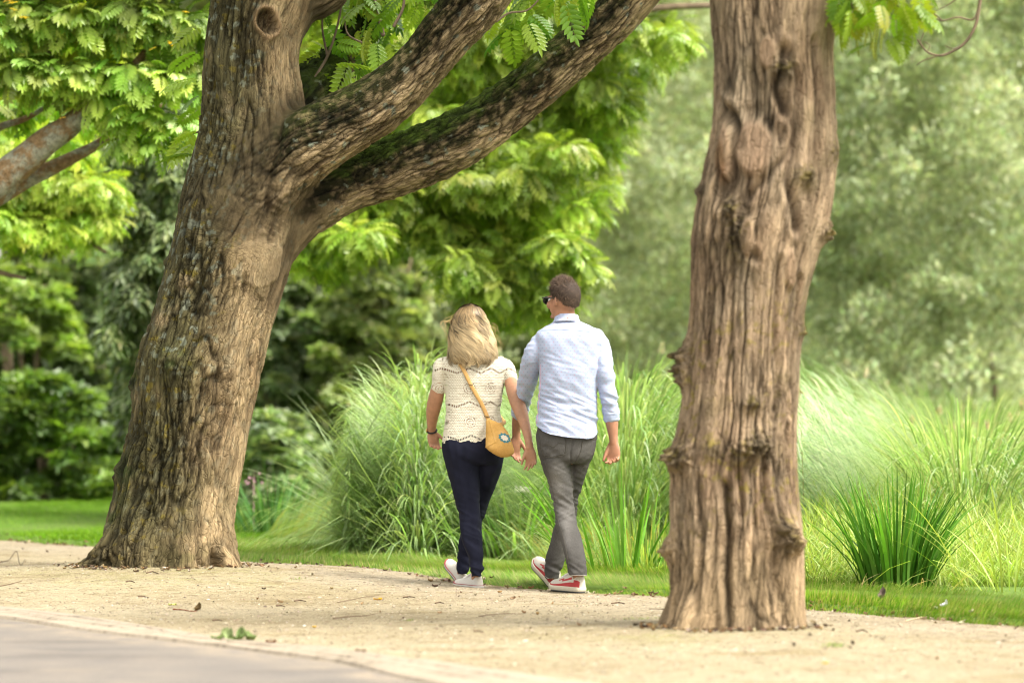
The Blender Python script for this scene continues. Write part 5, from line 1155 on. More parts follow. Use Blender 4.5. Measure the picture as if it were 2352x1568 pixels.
# feet inside the shoes
def shoe_frame(heel, yaw, pitch):
    f = np.array([-math.sin(yaw) * math.cos(pitch), math.cos(yaw) * math.cos(pitch), math.sin(pitch)]); s = np.array([math.cos(yaw), math.sin(yaw), 0]); u = np.cross(s, f); return np.asarray(heel, float), s, f, u
def tf(fr, V): return fr[0] + V[:, :1] * fr[1] + V[:, 1:2] * fr[2] + V[:, 2:3] * fr[3]
hN = G(*R2(1545, 1508)); hN[2] = 0.004; fN = shoe_frame(hN, .62, 0.02)
hF = G(*R2(1300, 1478)); hF[2] = 0.006; fF = shoe_frame(hF, .45, .50)
def foot_parts(fr, L, s=1.0):
    return [tube(tf(fr, np.array([[0, .055, .15], [0, .048, .08], [0, .055, .050]])), [.030, .030, .026], 16, n=10), tube(tf(fr, np.array([[0, .04, .038], [0, L * .4, .036], [0, L * .72, .024], [0, L * .88, .022]])), [.022, .020, .014, .010], 16, n=12)]
body += foot_parts(fN, .29) + foot_parts(fF, .29)
V, Q, N = remesh(body, .0048, 3)
locM = np.array([q2(1420, 1400, YM)[0], YM, 0])
man = obj('person', V, Q, M_SKIN1, loc=locM)
tag(man, 'man in a light blue dotted shirt, grey jeans and sunglasses, walking away', 'person')
eyes(headM, yawM, 1.0, man, M_IRIS)

# shirt cloth: pale blue with small red and navy dots
def dotted(name, base, c1, c2, step=.022):
    t = NT(name); c = t.coord(); n = t.noise(c, 6, 3); wv = t.noise(c, 600, 2)
    sp = t.n('ShaderNodeSeparateXYZ'); t.l(c, sp.inputs[0])
    x = t.math('DIVIDE', sp.outputs[0], step); z = t.math('DIVIDE', sp.outputs[2], step * .8)
    row = t.math('FLOOR', z); odd = t.math('MODULO', t.math('ABSOLUTE', row), 2.0); xs_ = t.math('ADD', x, t.math('MULTIPLY', odd, .5))
    fx = t.math('SUBTRACT', t.math('FRACT', xs_), .5); fz = t.math('SUBTRACT', t.math('FRACT', z), .5)
    d = t.math('SQRT', t.math('ADD', t.math('POWER', fx, 2.0), t.math('POWER', t.math('MULTIPLY', fz, 1.3), 2.0)))
    m = t.math('LESS_THAN', d, .115)
    par = t.math('LESS_THAN', t.math('MODULO', t.math('ABSOLUTE', t.math('ADD', t.math('FLOOR', xs_), row)), 2.0), .5)
    dc = t.mix(par, c1, c2); b = t.ramp(n, [(.3, tuple(k * .95 for k in base)), (.7, base)])
    t.bsdf(t.mix(t.math('MULTIPLY', m, .8), b, dc), .75, t.bump(wv, .12, .001), spec=.2, sheen=.15); return t.m
M_SHIRT = dotted('shirt_cloth', (.355, .41, .57), (.55, .12, .16), (.07, .09, .22))
def folds_shirt(V, N):
    z = V[:, 2]; x = V[:, 0] - locM[0]
    a = pn(np.stack([V[:, 0] * 7 + z * 3, V[:, 1] * 7, z * 9], 1), 11) * .007
    low = sstep(1.28, 1.1, z) * sstep(.9, 1.0, z)
    b = -np.abs(pn(np.stack([V[:, 0] * 4.5 + 3, V[:, 1] * 4, z * 26 + x * 9], 1), 12)) * .026 * (.35 + low)
    dgn = pn(np.stack([(x + z * .8) * 16, V[:, 1] * 4, (z - x * .8) * 5], 1), 14) * .006 + pn(np.stack([(x - z * .8) * 17, V[:, 1] * 4, (z + x) * 4], 1), 15) * .005
    arm = sstep(.17, .22, np.abs(x - .0)); c = -np.abs(pn(np.stack([V[:, 0] * 6, V[:, 1] * 8, z * 22], 1), 16)) * .014 * arm
    return .5 * a + .55 * b + .8 * dgn + .6 * c + .003 - .0035 * np.exp(-((x - .05) / .01) ** 2) * 0
def hemM(u, V):
    X = (u / .57422 - 1640) * 1.96
    Yh = np.interp(X, [975, 990, 1040, 1100, 1200, 1300, 1400, 1440, 1465, 1490], [1205, 1218, 1262, 1285, 1303, 1315, 1322, 1312, 1285, 1225])
    v = (1080 + Yh / 1.96) * .57422; return np.where((X > 960) & (X < 1500), CAMH + (930 - v) * V[:, 1] / F * 1.0, -9)
sh, SV, SQ, SN = cloth_obj('shirt', [hloft(rings(q1, YM, torsoM, .0)), limb1(q1, YM, slL), limb1(q1, YM, slR)], .006, M_SHIRT, man, folds_shirt, 5, hemM)
# rolled cuffs, collar, button, back yoke
M_CUFF = simple('shirt_inside', (.355, .41, .57), .8, 40, .08)
for (a, b, w_, d0, d1) in [((868, 1078), (858, 1112), 74, .345, .365), ((1574, 1092), (1580, 1148), 71, -.01, -.01)]:
    V, Q, N = remesh([limb1(q1, YM, [(a[0], a[1], w_ * .96, d0), ((a[0] + b[0]) / 2, (a[1] + b[1]) / 2, w_, (d0 + d1) / 2), (b[0], b[1], w_ * .93, d1)])], .005, 2)
    V = V + N * (.006 * pn(V * (14, 14, 60), 3) + .004 * pn(V * 30, 6))[:, None]; obj('cuff', V, Q, M_CUFF, sh)
def collar(c0, c1, r0, r1, h):
    V = []; n = 40; prof = [(r0, 0), (r0 * 1.05, -.012), (r1 * 1.0, h * .45), (r1 * .94, h), (r1 * .88, h), (r1 * .90, h * .4), (r0 * .9, 0)]
    for k in range(n):
        a = 2 * math.pi * k / n
        for rr, z in prof: V.append([c0[0] + rr * math.cos(a), c0[1] + rr * .95 * math.sin(a), c0[2] + z - .012 * math.sin(a)])
    m = len(prof); Q = [[k * m + j, ((k + 1) % n) * m + j, ((k + 1) % n) * m + (j + 1) % m, k * m + (j + 1) % m] for k in range(n) for j in range(m)]
    return np.array(V), np.array(Q)
cM = q1(1228, 405, YM); V, Q = collar(cM, None, .082, .073, .036); obj('collar', V, Q, M_SHIRT, sh)
t = NT('button'); t.bsdf((.55, .3, .2), .4); V, Q, T = ellipsoid(cM + [.006, -.080, .022], (.0045, .002, .0045), n=6); obj('button', V, [Q, T], t.m, sh)
class Cast:
    def __init__(s, V, Q): s.b = BVHTree.FromPolygons([tuple(v) for v in V], [tuple(int(i) for i in q) for q in Q])
    def cam(s, p, off=0.0):
        o = Vector((0, 0, CAMH)); d = (Vector([float(x) for x in p]) - o).normalized(); h = s.b.ray_cast(o, d)
        return None if h[0] is None else np.array(h[0]) - np.array(d) * off
SC = Cast(SV, SQ)
def seam(name, q, pts, cast, r_, mat, parent, off=.001, n=60, D=YM):
    pc = catmull(np.array([(x, y, 0) for x, y in pts]), n); w_ = [cast.cam(q(x, y, D), off) for x, y, _ in pc]; w_ = [p for p in w_ if p is not None]
    if len(w_) > 4: obj(name, *join([tube(np.array(w_), np.full(len(w_), r_), 6)]), mat, parent)
M_SEAM = simple('shirt_seam', (.36, .43, .62), .8); M_PINK2 = simple('pink_piping', (.62, .33, .45), .8)
seam('seam', q1, [(985, 478), (1080, 470), (1200, 468), (1330, 474), (1420, 486), (1500, 508)], SC, .0016, M_SEAM, sh)
seam('seam', q1, [(1025, 740), (1026, 860), (1018, 950), (1008, 1060), (1000, 1150), (993, 1200)], SC, .0018, M_PINK2, sh)

# jeans
def jeans_mat(name, col, worn):
    t = NT(name); c = t.coord(); n = t.noise(c, 7, 4); f = t.noise(c, 260, 3, .7, (1, 1, .35)); at = t.attr('col').outputs['Color']
    b = t.mix(t.math('MULTIPLY', n, .5), col, worn); b = t.mix(1.0, b, at, 'MULTIPLY')
    t.bsdf(t.mix(1.0, b, t.ramp(f, [(.3, (.75, .75, .75)), (.7, (1.25, 1.25, 1.25))]), 'MULTIPLY'), .9, t.bump(f, .3, .001), spec=.15); return t.m
M_JEANS = jeans_mat('jeans_denim', (.050, .048, .046), (.092, .088, .084))
zk = q2(1380, 740, YM)[2]; zh = q2(1400, 1300, YM)[2]; zc = q2(1400, 300, YM)[2]
def wr_j(V, N):
    z = V[:, 2]; kn = np.exp(-((z - zk) / .10) ** 2); an = np.exp(-((z - zh) / .07) ** 2); th = np.exp(-((z - zk - .2) / .12) ** 2)
    w1 = -np.abs(pn(np.stack([V[:, 0] * 6, V[:, 1] * 5, z * 30 + V[:, 0] * 14], 1), 21)); w2 = -np.abs(pn(np.stack([V[:, 0] * 7, V[:, 1] * 6, z * 24 - V[:, 0] * 10], 1), 22))
    seat = np.exp(-((z - zc) / .07) ** 2)
    return w1 * (.013 * kn + .009 * an + .004 * th + .001) + w2 * (.009 * kn + .008 * an + .005 * seat + .002) + .004 * pn(V * 9, 23)
V, Q, N = remesh([hloft(rings(q2, YM, legN2)), hloft(rings(q2, YM, legF2)), hloft(rings(q2, YM, pelvM))], .0055, 4)
V = V + N * wr_j(V, N)[:, None]
# centre seam of the seat
u, v = unproject(V); X2 = (u / .57422 - 1640) * 2.24; Y2 = (v / .57422 - 1700) * 2.24
sx = np.interp(Y2, [0, 120, 250, 340], [1462, 1462, 1436, 1444]); g = np.exp(-((X2 - sx) / 7) ** 2) * (N[:, 1] < 0) * sstep(360, 330, Y2)
V = V - N * (.006 * g)[:, None]
wear = np.exp(-(((X2 - 1310) / 70) ** 2 + ((Y2 - 520) / 190) ** 2)) * .55 + np.exp(-(((X2 - 1400) / 60) ** 2 + ((Y2 - 900) / 220) ** 2)) * .35
C = np.ones((len(V), 3)) * (1 + wear[:, None] * 2.6 + .5 * fbm(V * 6, 3, 9)[:, None])
jn = obj('jeans', V, Q, M_JEANS, man, col=C); JC = Cast(V, Q)
M_STITCH = simple('jeans_seam', (.07, .064, .052), .9, 200); 
def patch(name, q, poly, cast, off, mat, parent, D, n=46, thick=.0015, col=None):
    """cloth piece laid on a garment: a grid clipped to the outline, with thickness"""
    poly = np.array(poly, float); lo, hi = poly.min(0), poly.max(0); gx = np.linspace(lo[0], hi[0], n); gy = np.linspace(lo[1], hi[1], n)
    def inside(x, y):
        c = False; j = len(poly) - 1
        for i in range(len(poly)):
            if (poly[i, 1] > y) != (poly[j, 1] > y) and x < (poly[j, 0] - poly[i, 0]) * (y - poly[i, 1]) / (poly[j, 1] - poly[i, 1]) + poly[i, 0]: c = not c
            j = i
        return c
    idx = {}; V = []; Fq = []
    def vert(i, j):
        if (i, j) not in idx:
            p = cast.cam(q(gx[i], gy[j], D), off)
            if p is None: return None
            idx[(i, j)] = len(V); V.append(p)
        return idx[(i, j)]
    for i in range(n - 1):
        for j in range(n - 1):
            if inside((gx[i] + gx[i + 1]) / 2, (gy[j] + gy[j + 1]) / 2):
                f = [vert(i, j), vert(i, j + 1), vert(i + 1, j + 1), vert(i + 1, j)]
                if None not in f: Fq.append(f)
    if not Fq: return None
    V = np.array(V); Fq = np.array(Fq); k = len(V); V2 = np.vstack([V, V + [0, thick, 0]])
    e = {}
    for f in Fq:
        for a, b in zip(f, np.roll(f, -1)): e[(a, b)] = 1
    side = [[b, a, a + k, b + k] for (a, b) in e if (b, a) not in e]
    return obj(name, V2, np.vstack([Fq, Fq[:, ::-1] + k, np.array(side)]), mat, parent, col=None if col is None else np.tile(col, (2 * k, 1)))
pk = [(1152, 55), (1170, 180), (1205, 275), (1270, 285), (1385, 262), (1395, 170), (1370, 70), (1160, 55)]
patch('pocket', q2, pk, JC, .003, M_JEANS, jn, YM, col=(1.12, 1.12, 1.12)); seam('pocket_seam', q2, pk, JC, .0014, M_STITCH, jn, off=.004)
pk = [(1548, 142), (1672, 138), (1650, 240), (1625, 310), (1572, 380), (1500, 335), (1492, 320), (1530, 240), (1548, 142)]
patch('pocket', q2, pk, JC, .003, M_JEANS, jn, YM, col=(1.1, 1.1, 1.1)); seam('pocket_seam', q2, pk, JC, .0014, M_STITCH, jn, off=.004)
seam('pocket_seam', q2, [(1185, 185), (1240, 175), (1290, 190), (1330, 160), (1380, 165)], JC, .0011, M_STITCH, jn, off=.0045)
seam('leg_seam', q2, [(1200, 300), (1256, 500), (1300, 700), (1330, 860), (1372, 1000), (1412, 1180), (1434, 1330)], JC, .0014, M_STITCH, jn)
seam('leg_seam', q2, [(1440, 330), (1450, 500), (1468, 650)], JC, .0014, M_STITCH, jn)
seam('hem', q2, [(1424, 1340), (1500, 1345), (1592, 1346)], JC, .002, simple('hem_thread', (.24, .22, .19), .9), jn)
seam('hem', q2, [(1208, 1352), (1260, 1378), (1330, 1376)], JC, .002, bpy.data.materials['hem_thread'], jn)

# sunglasses
Rm = lambda v: headM + np.array([math.cos(yawM) * v[0] - math.sin(yawM) * v[1], math.sin(yawM) * v[0] + math.cos(yawM) * v[1], v[2]])
t = NT('glasses_frame'); t.bsdf((.01, .01, .011), .25, spec=.5); M_FRAME = t.m; t = NT('glasses_lens'); t.bsdf((.012, .022, .02), .06, spec=.6); M_LENS = t.m
gp = []
for sx in (1, -1):
    gp.append(tube([Rm((.070 * sx, .104, .012)), Rm((.078 * sx, .05, .010)), Rm((.080 * sx, .0, .006)), Rm((.078 * sx, -.02, -.008))], [.0045, .0036, .003, .0026], 8, n=16))
    rim = [Rm((.038 * sx + .029 * math.cos(a) * (1 if math.sin(a) > 0 else .9), .108 - .012 * ((.038 * sx + .029 * math.cos(a)) / .07) ** 2, -.004 + .021 * math.sin(a) + .001)) for a in np.linspace(0, 2 * math.pi, 22)]
    gp.append(tube(rim, np.full(22, .0036), 8))
gp.append(tube([Rm((-.012, .109, .006)), Rm((0, .112, .008)), Rm((.012, .109, .006))], [.003] * 3, 8))
gl = obj('sunglasses', *join(gp), M_FRAME, man)
for sx in (1, -1):
    V, Q, T = ellipsoid(Rm((.038 * sx, .1065, -.004)), (.028, .003, .020), yawM, n=8); obj('lens', V, [Q, T], M_LENS, gl)

# hair
def hair_mat(name, rough=.45):
    t = NT(name); c = t.attr('col').outputs['Color']; t.bsdf(c, rough, spec=.35); return t.m
M_HAIR = hair_mat('hair')
def scalp_pt(yaw, c, s, a, e, g=.004):
    """point and normal on the skull at azimuth a (0 = face) and elevation e"""
    d = np.stack([np.sin(a) * np.cos(e), np.cos(a) * np.cos(e), np.sin(e)], -1); R_ = np.array([.074, .092, .098]) + g; p = d * R_ * s + np.array([0, -.012, .012]) * s
    n = norm(d / R_); cy, sy = math.cos(yaw), math.sin(yaw); rot = np.array([[cy, sy, 0], [-sy, cy, 0], [0, 0, 1]]); return c + p @ rot, n @ rot
def man_hair():
    r = np.random.default_rng(5); n = 15000
    a = r.uniform(-math.pi, math.pi, n); e = np.arcsin(r.uniform(-.62, 1, n))
    lo = np.interp(np.abs(a), [0, .6, 1.1, 1.35, 1.75, 2.2, math.pi], [.50, .45, .32, -.05, .02, -.42, -.62]); k = e > lo; a, e = a[k], e[k]; n = len(a)
    p, nn = scalp_pt(yawM, headM, 1.0, a, e, .002)
    cy, sy = math.cos(yawM), math.sin(yawM); fwd = np.array([-sy, cy, 0.])
    top = sstep(.35, .9, e)
    flow = np.array([0, 0, -1.]) * (1 - top)[:, None] + (fwd * .7 + np.array([0, 0, .5])) * top[:, None] + .26 * r.normal(size=(n, 3))
    d = norm(nn * (.21 + .12 * top[:, None]) + flow * .8); L = np.interp(e, [-.6, 0, .5, 1.5], [.010, .016, .030, .042]) * r.uniform(.7, 1.2, n)
    s = norm(np.cross(d, nn) + 1e-6); wd = .0014; V = np.stack([p - s * wd, p + s * wd, p + d * L[:, None] * .6 + s * wd * .8 + nn * .001, p + d * L[:, None] * .6 - s * wd * .8 + nn * .001, p + (d + flow * .15) * L[:, None]], 1)
    F4 = np.array([[0, 1, 2, 3]])[None] + (np.arange(n) * 5)[:, None, None]; F3 = np.array([[3, 2, 4]])[None] + (np.arange(n) * 5)[:, None, None]
    base = np.array([.060, .037, .023]) * r.uniform(.4, 1.8, (n, 1)); C = np.repeat(base[:, None], 5, 1)
    # cap under the hair
    A, E = np.meshgrid(np.linspace(-math.pi, math.pi, 60), np.linspace(0, 1, 26)); lo = np.interp(np.abs(A), [0, .6, 1.1, 1.35, 1.75, 2.2, math.pi], [.50, .45, .32, -.05, .02, -.42, -.62]); EE = lo + (1.56 - lo) * E
    pc, nc = scalp_pt(yawM, headM, 1.0, A.ravel(), EE.ravel(), .001); pc = pc + nc * (.012 * np.sin(np.clip(E.ravel() * 3, 0, 1) * math.pi / 2) * (.5 + .5 * np.interp(EE.ravel(), [-.5, 1], [.3, 1.4])))[:, None]
    i = np.arange(25)[:, None] * 60 + np.arange(59)[None, :]; Qc = np.stack([i, i + 1, i + 61, i + 60], -1).reshape(-1, 4)
    V = V.reshape(-1, 3); o = len(V)
    obj('hair', np.vstack([V, pc]), [np.vstack([F4.reshape(-1, 4), Qc + o]), F3.reshape(-1, 3)], hair_mat('short_hair', .75), man, col=np.vstack([C.reshape(-1, 3), np.tile([.034, .021, .014], (len(pc), 1)) * (1 + .4 * pn(pc * 90, 2))[:, None]]))
man_hair()

# shoes
def shoe(fr, L, W_, parent, mats, kind, hgt=.1):
    """upper, sole and coloured pieces from cross sections along the foot"""
    m_up, m_red, m_sole, m_dark = mats; n = 56; seg = 40
    hp = [(0, .78), (.04, .95), (.12, 1.0), (.26, 1.0), (.36, .86), (.5, .70), (.65, .52), (.8, .42), (.92, .34), (1, .22)]
    wp = [(0, .45), (.04, .62), (.12, .74), (.3, .74), (.5, .86), (.7, 1.0), (.85, .92), (.94, .7), (1, .35)]
    hf = lambda t_: np.interp(t_, *zip(*hp)) * hgt; wf = lambda t_: np.interp(t_, *zip(*wp)) * W_ / 2
    sole = .034 if kind == 'sneaker' else .022; V = []; tt = np.linspace(0, 1, n); TT = []; 
    for t_ in tt:
        h, w_ = hf(t_), wf(t_)
        for k in range(seg):
            a = 2 * math.pi * k / seg; c, s = math.cos(a), math.sin(a); x = w_ * abs(c) ** .75 * (1 if c > 0 else -1); z = sole * .8 + max(s, -.15) * h
            x *= 1 - .38 * max(s, 0) ** 1.5 * (1 if t_ < .5 else .7)
            V.append([x, t_ * L, z]); TT.append((t_, max(s, 0)))
    V = np.array(V); TT = np.array(TT); Q, T = grid_faces(n, seg)
    tc = TT[Q].mean(1); mi = np.zeros(len(Q), int)
    if kind == 'sneaker':
        band = np.interp(tc[:, 0], [0, .10, .22, .34, .5, .7, .85, 1], [.46, .44, .28, .24, .30, .26, .40, .42]); mi[tc[:, 1] < band] = 1
        c_ = V[Q].mean(1); w1 = (tc[:, 0] > .22) & (tc[:, 0] < .62) & (np.abs(tc[:, 1] - (.50 + .35 * (tc[:, 0] - .25))) < .07); mi[w1] = 1
        mi[(tc[:, 0] < .07) & (tc[:, 1] > .6)] = 0
        w2 = (tc[:, 0] > .14) & (tc[:, 0] < .6) & (np.abs(tc[:, 1] - (.36 + .3 * (tc[:, 0] - .2))) < .045); mi[w2] = 0
    up = obj('shoe', tf(fr, V), [Q, T], [m_up, m_red], parent, midx=np.concatenate([mi, np.zeros(len(T), int)]))
    def outline(scale, z0, z1, bev=.004, tw=1.0):
        P_ = []; m = 44
        for k in range(m):
            a = 2 * math.pi * k / m; t_ = .5 - .5 * math.cos(a); w_ = wf(np.clip(t_, .0, 1)) * scale * (1.04 if 0 < t_ < 1 else 1); x = w_ * (1 if math.sin(a) > 0 else -1) * min(1, abs(math.sin(a)) * 3) ** .5; P_.append([x, t_ * (L + .008) - .004])
        P_ = np.array(P_); V = []; 
        for z, sc in ((z0, .93), (z0 + bev, 1.0), (z1 - bev, 1.0), (z1, .95)):
            for x, y in P_: V.append([x * sc, (y - L / 2) * (sc * .5 + .5) + L / 2, z + (.010 * max(0, (y / L - .8) / .2) ** 2)])
        Q, T = grid_faces(4, m); return np.array(V), Q, T
    V, Q, T = outline(1.04, .006 if kind == 'sneaker' else .003, sole); so = obj('sole', tf(fr, V), [Q, T], m_sole, up)
    V, Q, T = outline(1.0, 0, .009 if kind == 'sneaker' else .005, .002); obj('outsole', tf(fr, V), [Q, T], m_dark, so)
    if kind == 'canvas':
        for z, mm in ((.0195, m_red), (.0075, m_dark)):
            V, Q, T = outline(1.06, z, z + .0035, .0008); obj('stripe', tf(fr, V), [Q, T], mm, so)
    # collar opening and laces
    ring = [[(wf(.14) * .62) * math.cos(a), .14 * L + .105 * L * math.sin(a) + .01, sole * .8 + hgt * (.97 - .02 * math.sin(a))] for a in np.linspace(0, 2 * math.pi, 26)]
    obj('collar_rim', *join([tube(tf(fr, np.array(ring)), np.full(26, .007), 8)]), m_up, up)
    lc = []
    for k in range(5):
        y = (.36 + .065 * k) * L; h = sole * .8 + float(hf(y / L)) * 1.0; w_ = .022; lc.append(tube(tf(fr, np.array([[-w_, y, h - .012], [-.01, y + .003, h + .001], [.01, y + .003, h + .001], [w_, y, h - .012]])), [.0028] * 4, 6, n=10))
    lc.append(tube(tf(fr, np.array([[0, .36 * L, hgt * .9 + sole * .8], [.02, .33 * L, hgt + sole * .8 + .012], [.035, .36 * L, hgt + sole * .8 - .005]])), [.0024] * 3, 6, n=12))
    obj('laces', *join(lc), m_lace, up)
m_lace = simple('shoe_lace', (.62, .60, .56), .8)
M_SWH = simple('shoe_mesh', (.47, .44, .39), .85, 200, .12, .5, .001); M_RED = simple('shoe_red_suede', (.36, .045, .05), .85, 120, .15); M_SOLE = simple('shoe_midsole', (.52, .48, .38), .6, 30, .06); M_OUT = simple('shoe_outsole', (.05, .05, .052), .8)
shoe(fN, .30, .104, man, (M_SWH, M_RED, M_SOLE, M_OUT), 'sneaker', .105)
shoe(fF, .30, .104, man, (M_SWH, M_RED, M_SOLE, M_OUT), 'sneaker', .105)

# ---- woman
torsoW = [(640, 400, 590, .05), (668, 320, 660, .068), (690, 262, 722, .085), (720, 235, 762, .098), (770, 232, 768, .106), (830, 255, 750, .110), (900, 275, 736, .110), (1000, 277, 722, .106), (1100, 276, 712, .106), (1180, 270, 730, .114), (1280, 258, 746, .124), (1370, 250, 750, .130), (1400, 252, 748, .13)]
slWL = [(290, 715, 45, 0), (248, 745, 62, .0), (232, 810, 60, .0), (226, 870, 60, .01), (222, 925, 61, .02)]
slWR = [(712, 715, 45, 0), (752, 750, 58, 0), (775, 800, 60, -.01), (788, 862, 60, -.015)]
headW = q1(468, 428, YW + .01); yawW = .42
wRw, wLw = q1(938, 1392, YW - .31), q1(170, 1262, YW + .16)
armWL = limb1(q1, YW, [(248, 760, 42, 0), (228, 860, 46, .01), (212, 960, 57, .03), (194, 1040, 60, .06), (180, 1110, 54, .09), (172, 1190, 42, .13), (170, 1262, 31, .16)])
armWR = limb1(q1, YW, [(752, 750, 40, 0), (782, 850, 46, -.015), (812, 940, 59, -.09), (842, 1040, 58, -.16), (872, 1120, 52, -.20), (903, 1220, 40, -.25), (925, 1310, 32, -.29), (938, 1392, 29, -.31)])
pelvW = [(60, 315, 835, .108), (150, 286, 853, .128), (220, 284, 848, .136), (300, 300, 835, .126), (350, 325, 815, .10)]
legNW = [(130, 292, 620, .11, 0), (200, 287, 640, .122, 0), (300, 302, 640, .118, 0), (400, 327, 632, .105, 0), (500, 355, 628, .096, 0), (600, 378, 629, .088, 0), (700, 402, 631, .082, -.01), (800, 424, 634, .080, -.03), (900, 434, 642, .078, -.05), (1000, 452, 653, .076, -.08), (1100, 484, 659, .072, -.10), (1200, 515, 658, .068, -.11), (1280, 532, 668, .068, -.12), (1330, 541, 664, .066, -.12), (1358, 543, 656, .064, -.12)]
legFW = [(100, 560, 858, .10, .0), (200, 590, 848, .112, .01), (300, 600, 842, .108, .03), (400, 600, 830, .10, .05), (500, 590, 792, .092, .08), (600, 570, 748, .084, .11), (700, 545, 708, .078, .14), (800, 515, 680, .074, .17), (900, 475, 655, .072, .19), (1000, 440, 640, .070, .21), (1100, 422, 600, .068, .22), (1200, 412, 570, .066, .23), (1290, 408, 545, .066, .23), (1332, 420, 510, .06, .23)]
hNw = G(*R2(632, 1472)); hNw[2] = .003; fNw = shoe_frame(hNw, .62, .03)
hFw = G(*R2(470, 1445)); hFw[2] = .005; fFw = shoe_frame(hFw, .42, .52)
body = [hloft(rings(q1, YW, torsoW, .018)), tube([q1(480, 740, YW), q1(478, 600, YW), headW + [0, 0, -.03]], [.058, .050, .050], 18, n=10), armWL, armWR, hloft(rings(q2, YW, pelvW, .032)), hloft(rings(q2, YW, legNW, .028)), hloft(rings(q2, YW, legFW, .028))]
body += head_parts(headW, yawW, .96) + foot_parts(fNw, .25) + foot_parts(fFw, .25)
body += hand(wRw, (.12, -.05, -1), (-.8, .35, 0), (-.35, -.9, 0), .92, curl=(.25, .45, .4), spread=.5, thumb=(.35, .9, .45), tcurl=.1)
body += hand(wLw, (.18, .0, -1), (.85, .3, .1), (.35, -.9, 0), .88, curl=(.35, .6, .5), thumb=(.6, .7, .3))
V, Q, N = remesh(body, .0046, 3)
locW = np.array([q2(540, 1400, YW)[0], YW, 0])
wom = obj('person', V, Q, M_SKIN2, loc=locW)
tag(wom, 'blonde woman in a cream crochet top and navy trousers, walking away', 'person')
eyes(headW, yawW, .96, wom, M_IRIS)
# crochet blouse: rows of small holes, zigzag bands and rosettes worked in the cloth
def crochet(name):
    t = NT(name); c = t.coord(); sp = t.n('ShaderNodeSeparateXYZ'); t.l(c, sp.inputs[0]); x, y, z = sp.outputs
    ang = t.math('ADD', x, t.math('MULTIPLY', y, .6)); st = .0095
    def frac(a): return t.math('SUBTRACT', t.math('FRACT', a), .5)
    zig = t.math('ABSOLUTE', frac(t.math('DIVIDE', ang, .135)))                    # 0..0.5 triangle
    zz = t.math('ADD', z, t.math('MULTIPLY', zig, .06))
    rows = t.math('DIVIDE', z, st); cols = t.math('ADD', t.math('DIVIDE', ang, st), t.math('MULTIPLY', t.math('MODULO', t.math('ABSOLUTE', t.math('FLOOR', rows)), 2.0), .5))
    d = t.math('SQRT', t.math('ADD', t.math('POWER', frac(cols), 2.0), t.math('POWER', t.math('MULTIPLY', frac(rows), 1.1), 2.0)))
    nz = t.noise(c, 9, 2); th = t.math('ADD', .08, t.math('MULTIPLY', nz, .22))
    hole = t.math('LESS_THAN', d, th)
    band = t.math('ABSOLUTE', frac(t.math('DIVIDE', t.math('SUBTRACT', zz, 1.02), .20)))
    inband = t.math('LESS_THAN', band, .03); bars = t.math('GREATER_THAN', t.math('ABSOLUTE', frac(t.math('DIVIDE', ang, .0085))), .22)
    nearb = t.math('LESS_THAN', band, .10)
    hole = t.math('MULTIPLY', hole, t.math('SUBTRACT', 1.0, nearb)); hole = t.math('MAXIMUM', hole, t.math('MULTIPLY', inband, bars))
    # rosettes
    rx = t.math('MULTIPLY', frac(t.math('DIVIDE', ang, .135)), .135); rz = t.math('MULTIPLY', frac(t.math('DIVIDE', t.math('SUBTRACT', z, 1.10), .20)), .20)
    rd = t.math('SQRT', t.math('ADD', t.math('POWER', rx, 2.0), t.math('POWER', rz, 2.0))); ring = t.math('LESS_THAN', t.math('ABSOLUTE', frac(t.math('DIVIDE', rd, .013))), .22); inr = t.math('LESS_THAN', rd, .036)
    dots = t.math('GREATER_THAN', t.noise(c, 190, 1), .5)
    hole = t.mix(inr, hole, t.math('MULTIPLY', ring, dots)); 
    b = t.n('ShaderNodeBsdfPrincipled'); b.inputs['Base Color'].default_value = (.60, .56, .46, 1); b.inputs['Roughness'].default_value = .9; b.inputs['Specular IOR Level'].default_value = .1
    hh = t.math('ADD', d, t.math('MULTIPLY', t.noise(c, 420, 2), .5)); t.l(t.bump(hh, .7, .003), b.inputs['Normal'])
    tr = t.n('ShaderNodeBsdfTransparent'); mx = t.n('ShaderNodeMixShader'); t.l(hole, mx.inputs[0]); t.l(b.outputs[0], mx.inputs[1]); t.l(tr.outputs[0], mx.inputs[2]); t.l(mx.outputs[0], t.out.inputs[0]); return t.m
M_CROCHET = crochet('crochet_cotton')
def wr_b(V, N): return .004 * pn(V * (9, 9, 5), 41) - .006 * np.abs(pn(np.stack([V[:, 0] * 9, V[:, 1] * 6, V[:, 2] * 12], 1), 42)) + .002 * pn(V * 60, 43)
def hemW(u, V):
    X = (u / .57422 - 1640) * 1.96; Yh = np.interp(X, [245, 300, 450, 590, 760], [1362, 1352, 1340, 1352, 1335]) + 6 * np.abs(np.sin(X / 12.0))
    v = (1080 + Yh / 1.96) * .57422; return np.where((V[:, 2] < 1.05) & (X > 238) & (X < 770), CAMH + (930 - v) * V[:, 1] / F, -9)
bl, BV, BQ_, BN = cloth_obj('blouse', [hloft(rings(q1, YW, torsoW, .0)), limb1(q1, YW, slWL), limb1(q1, YW, slWR)], .006, M_CROCHET, wom, wr_b, 4, hemW)
BC = Cast(BV, BQ_)
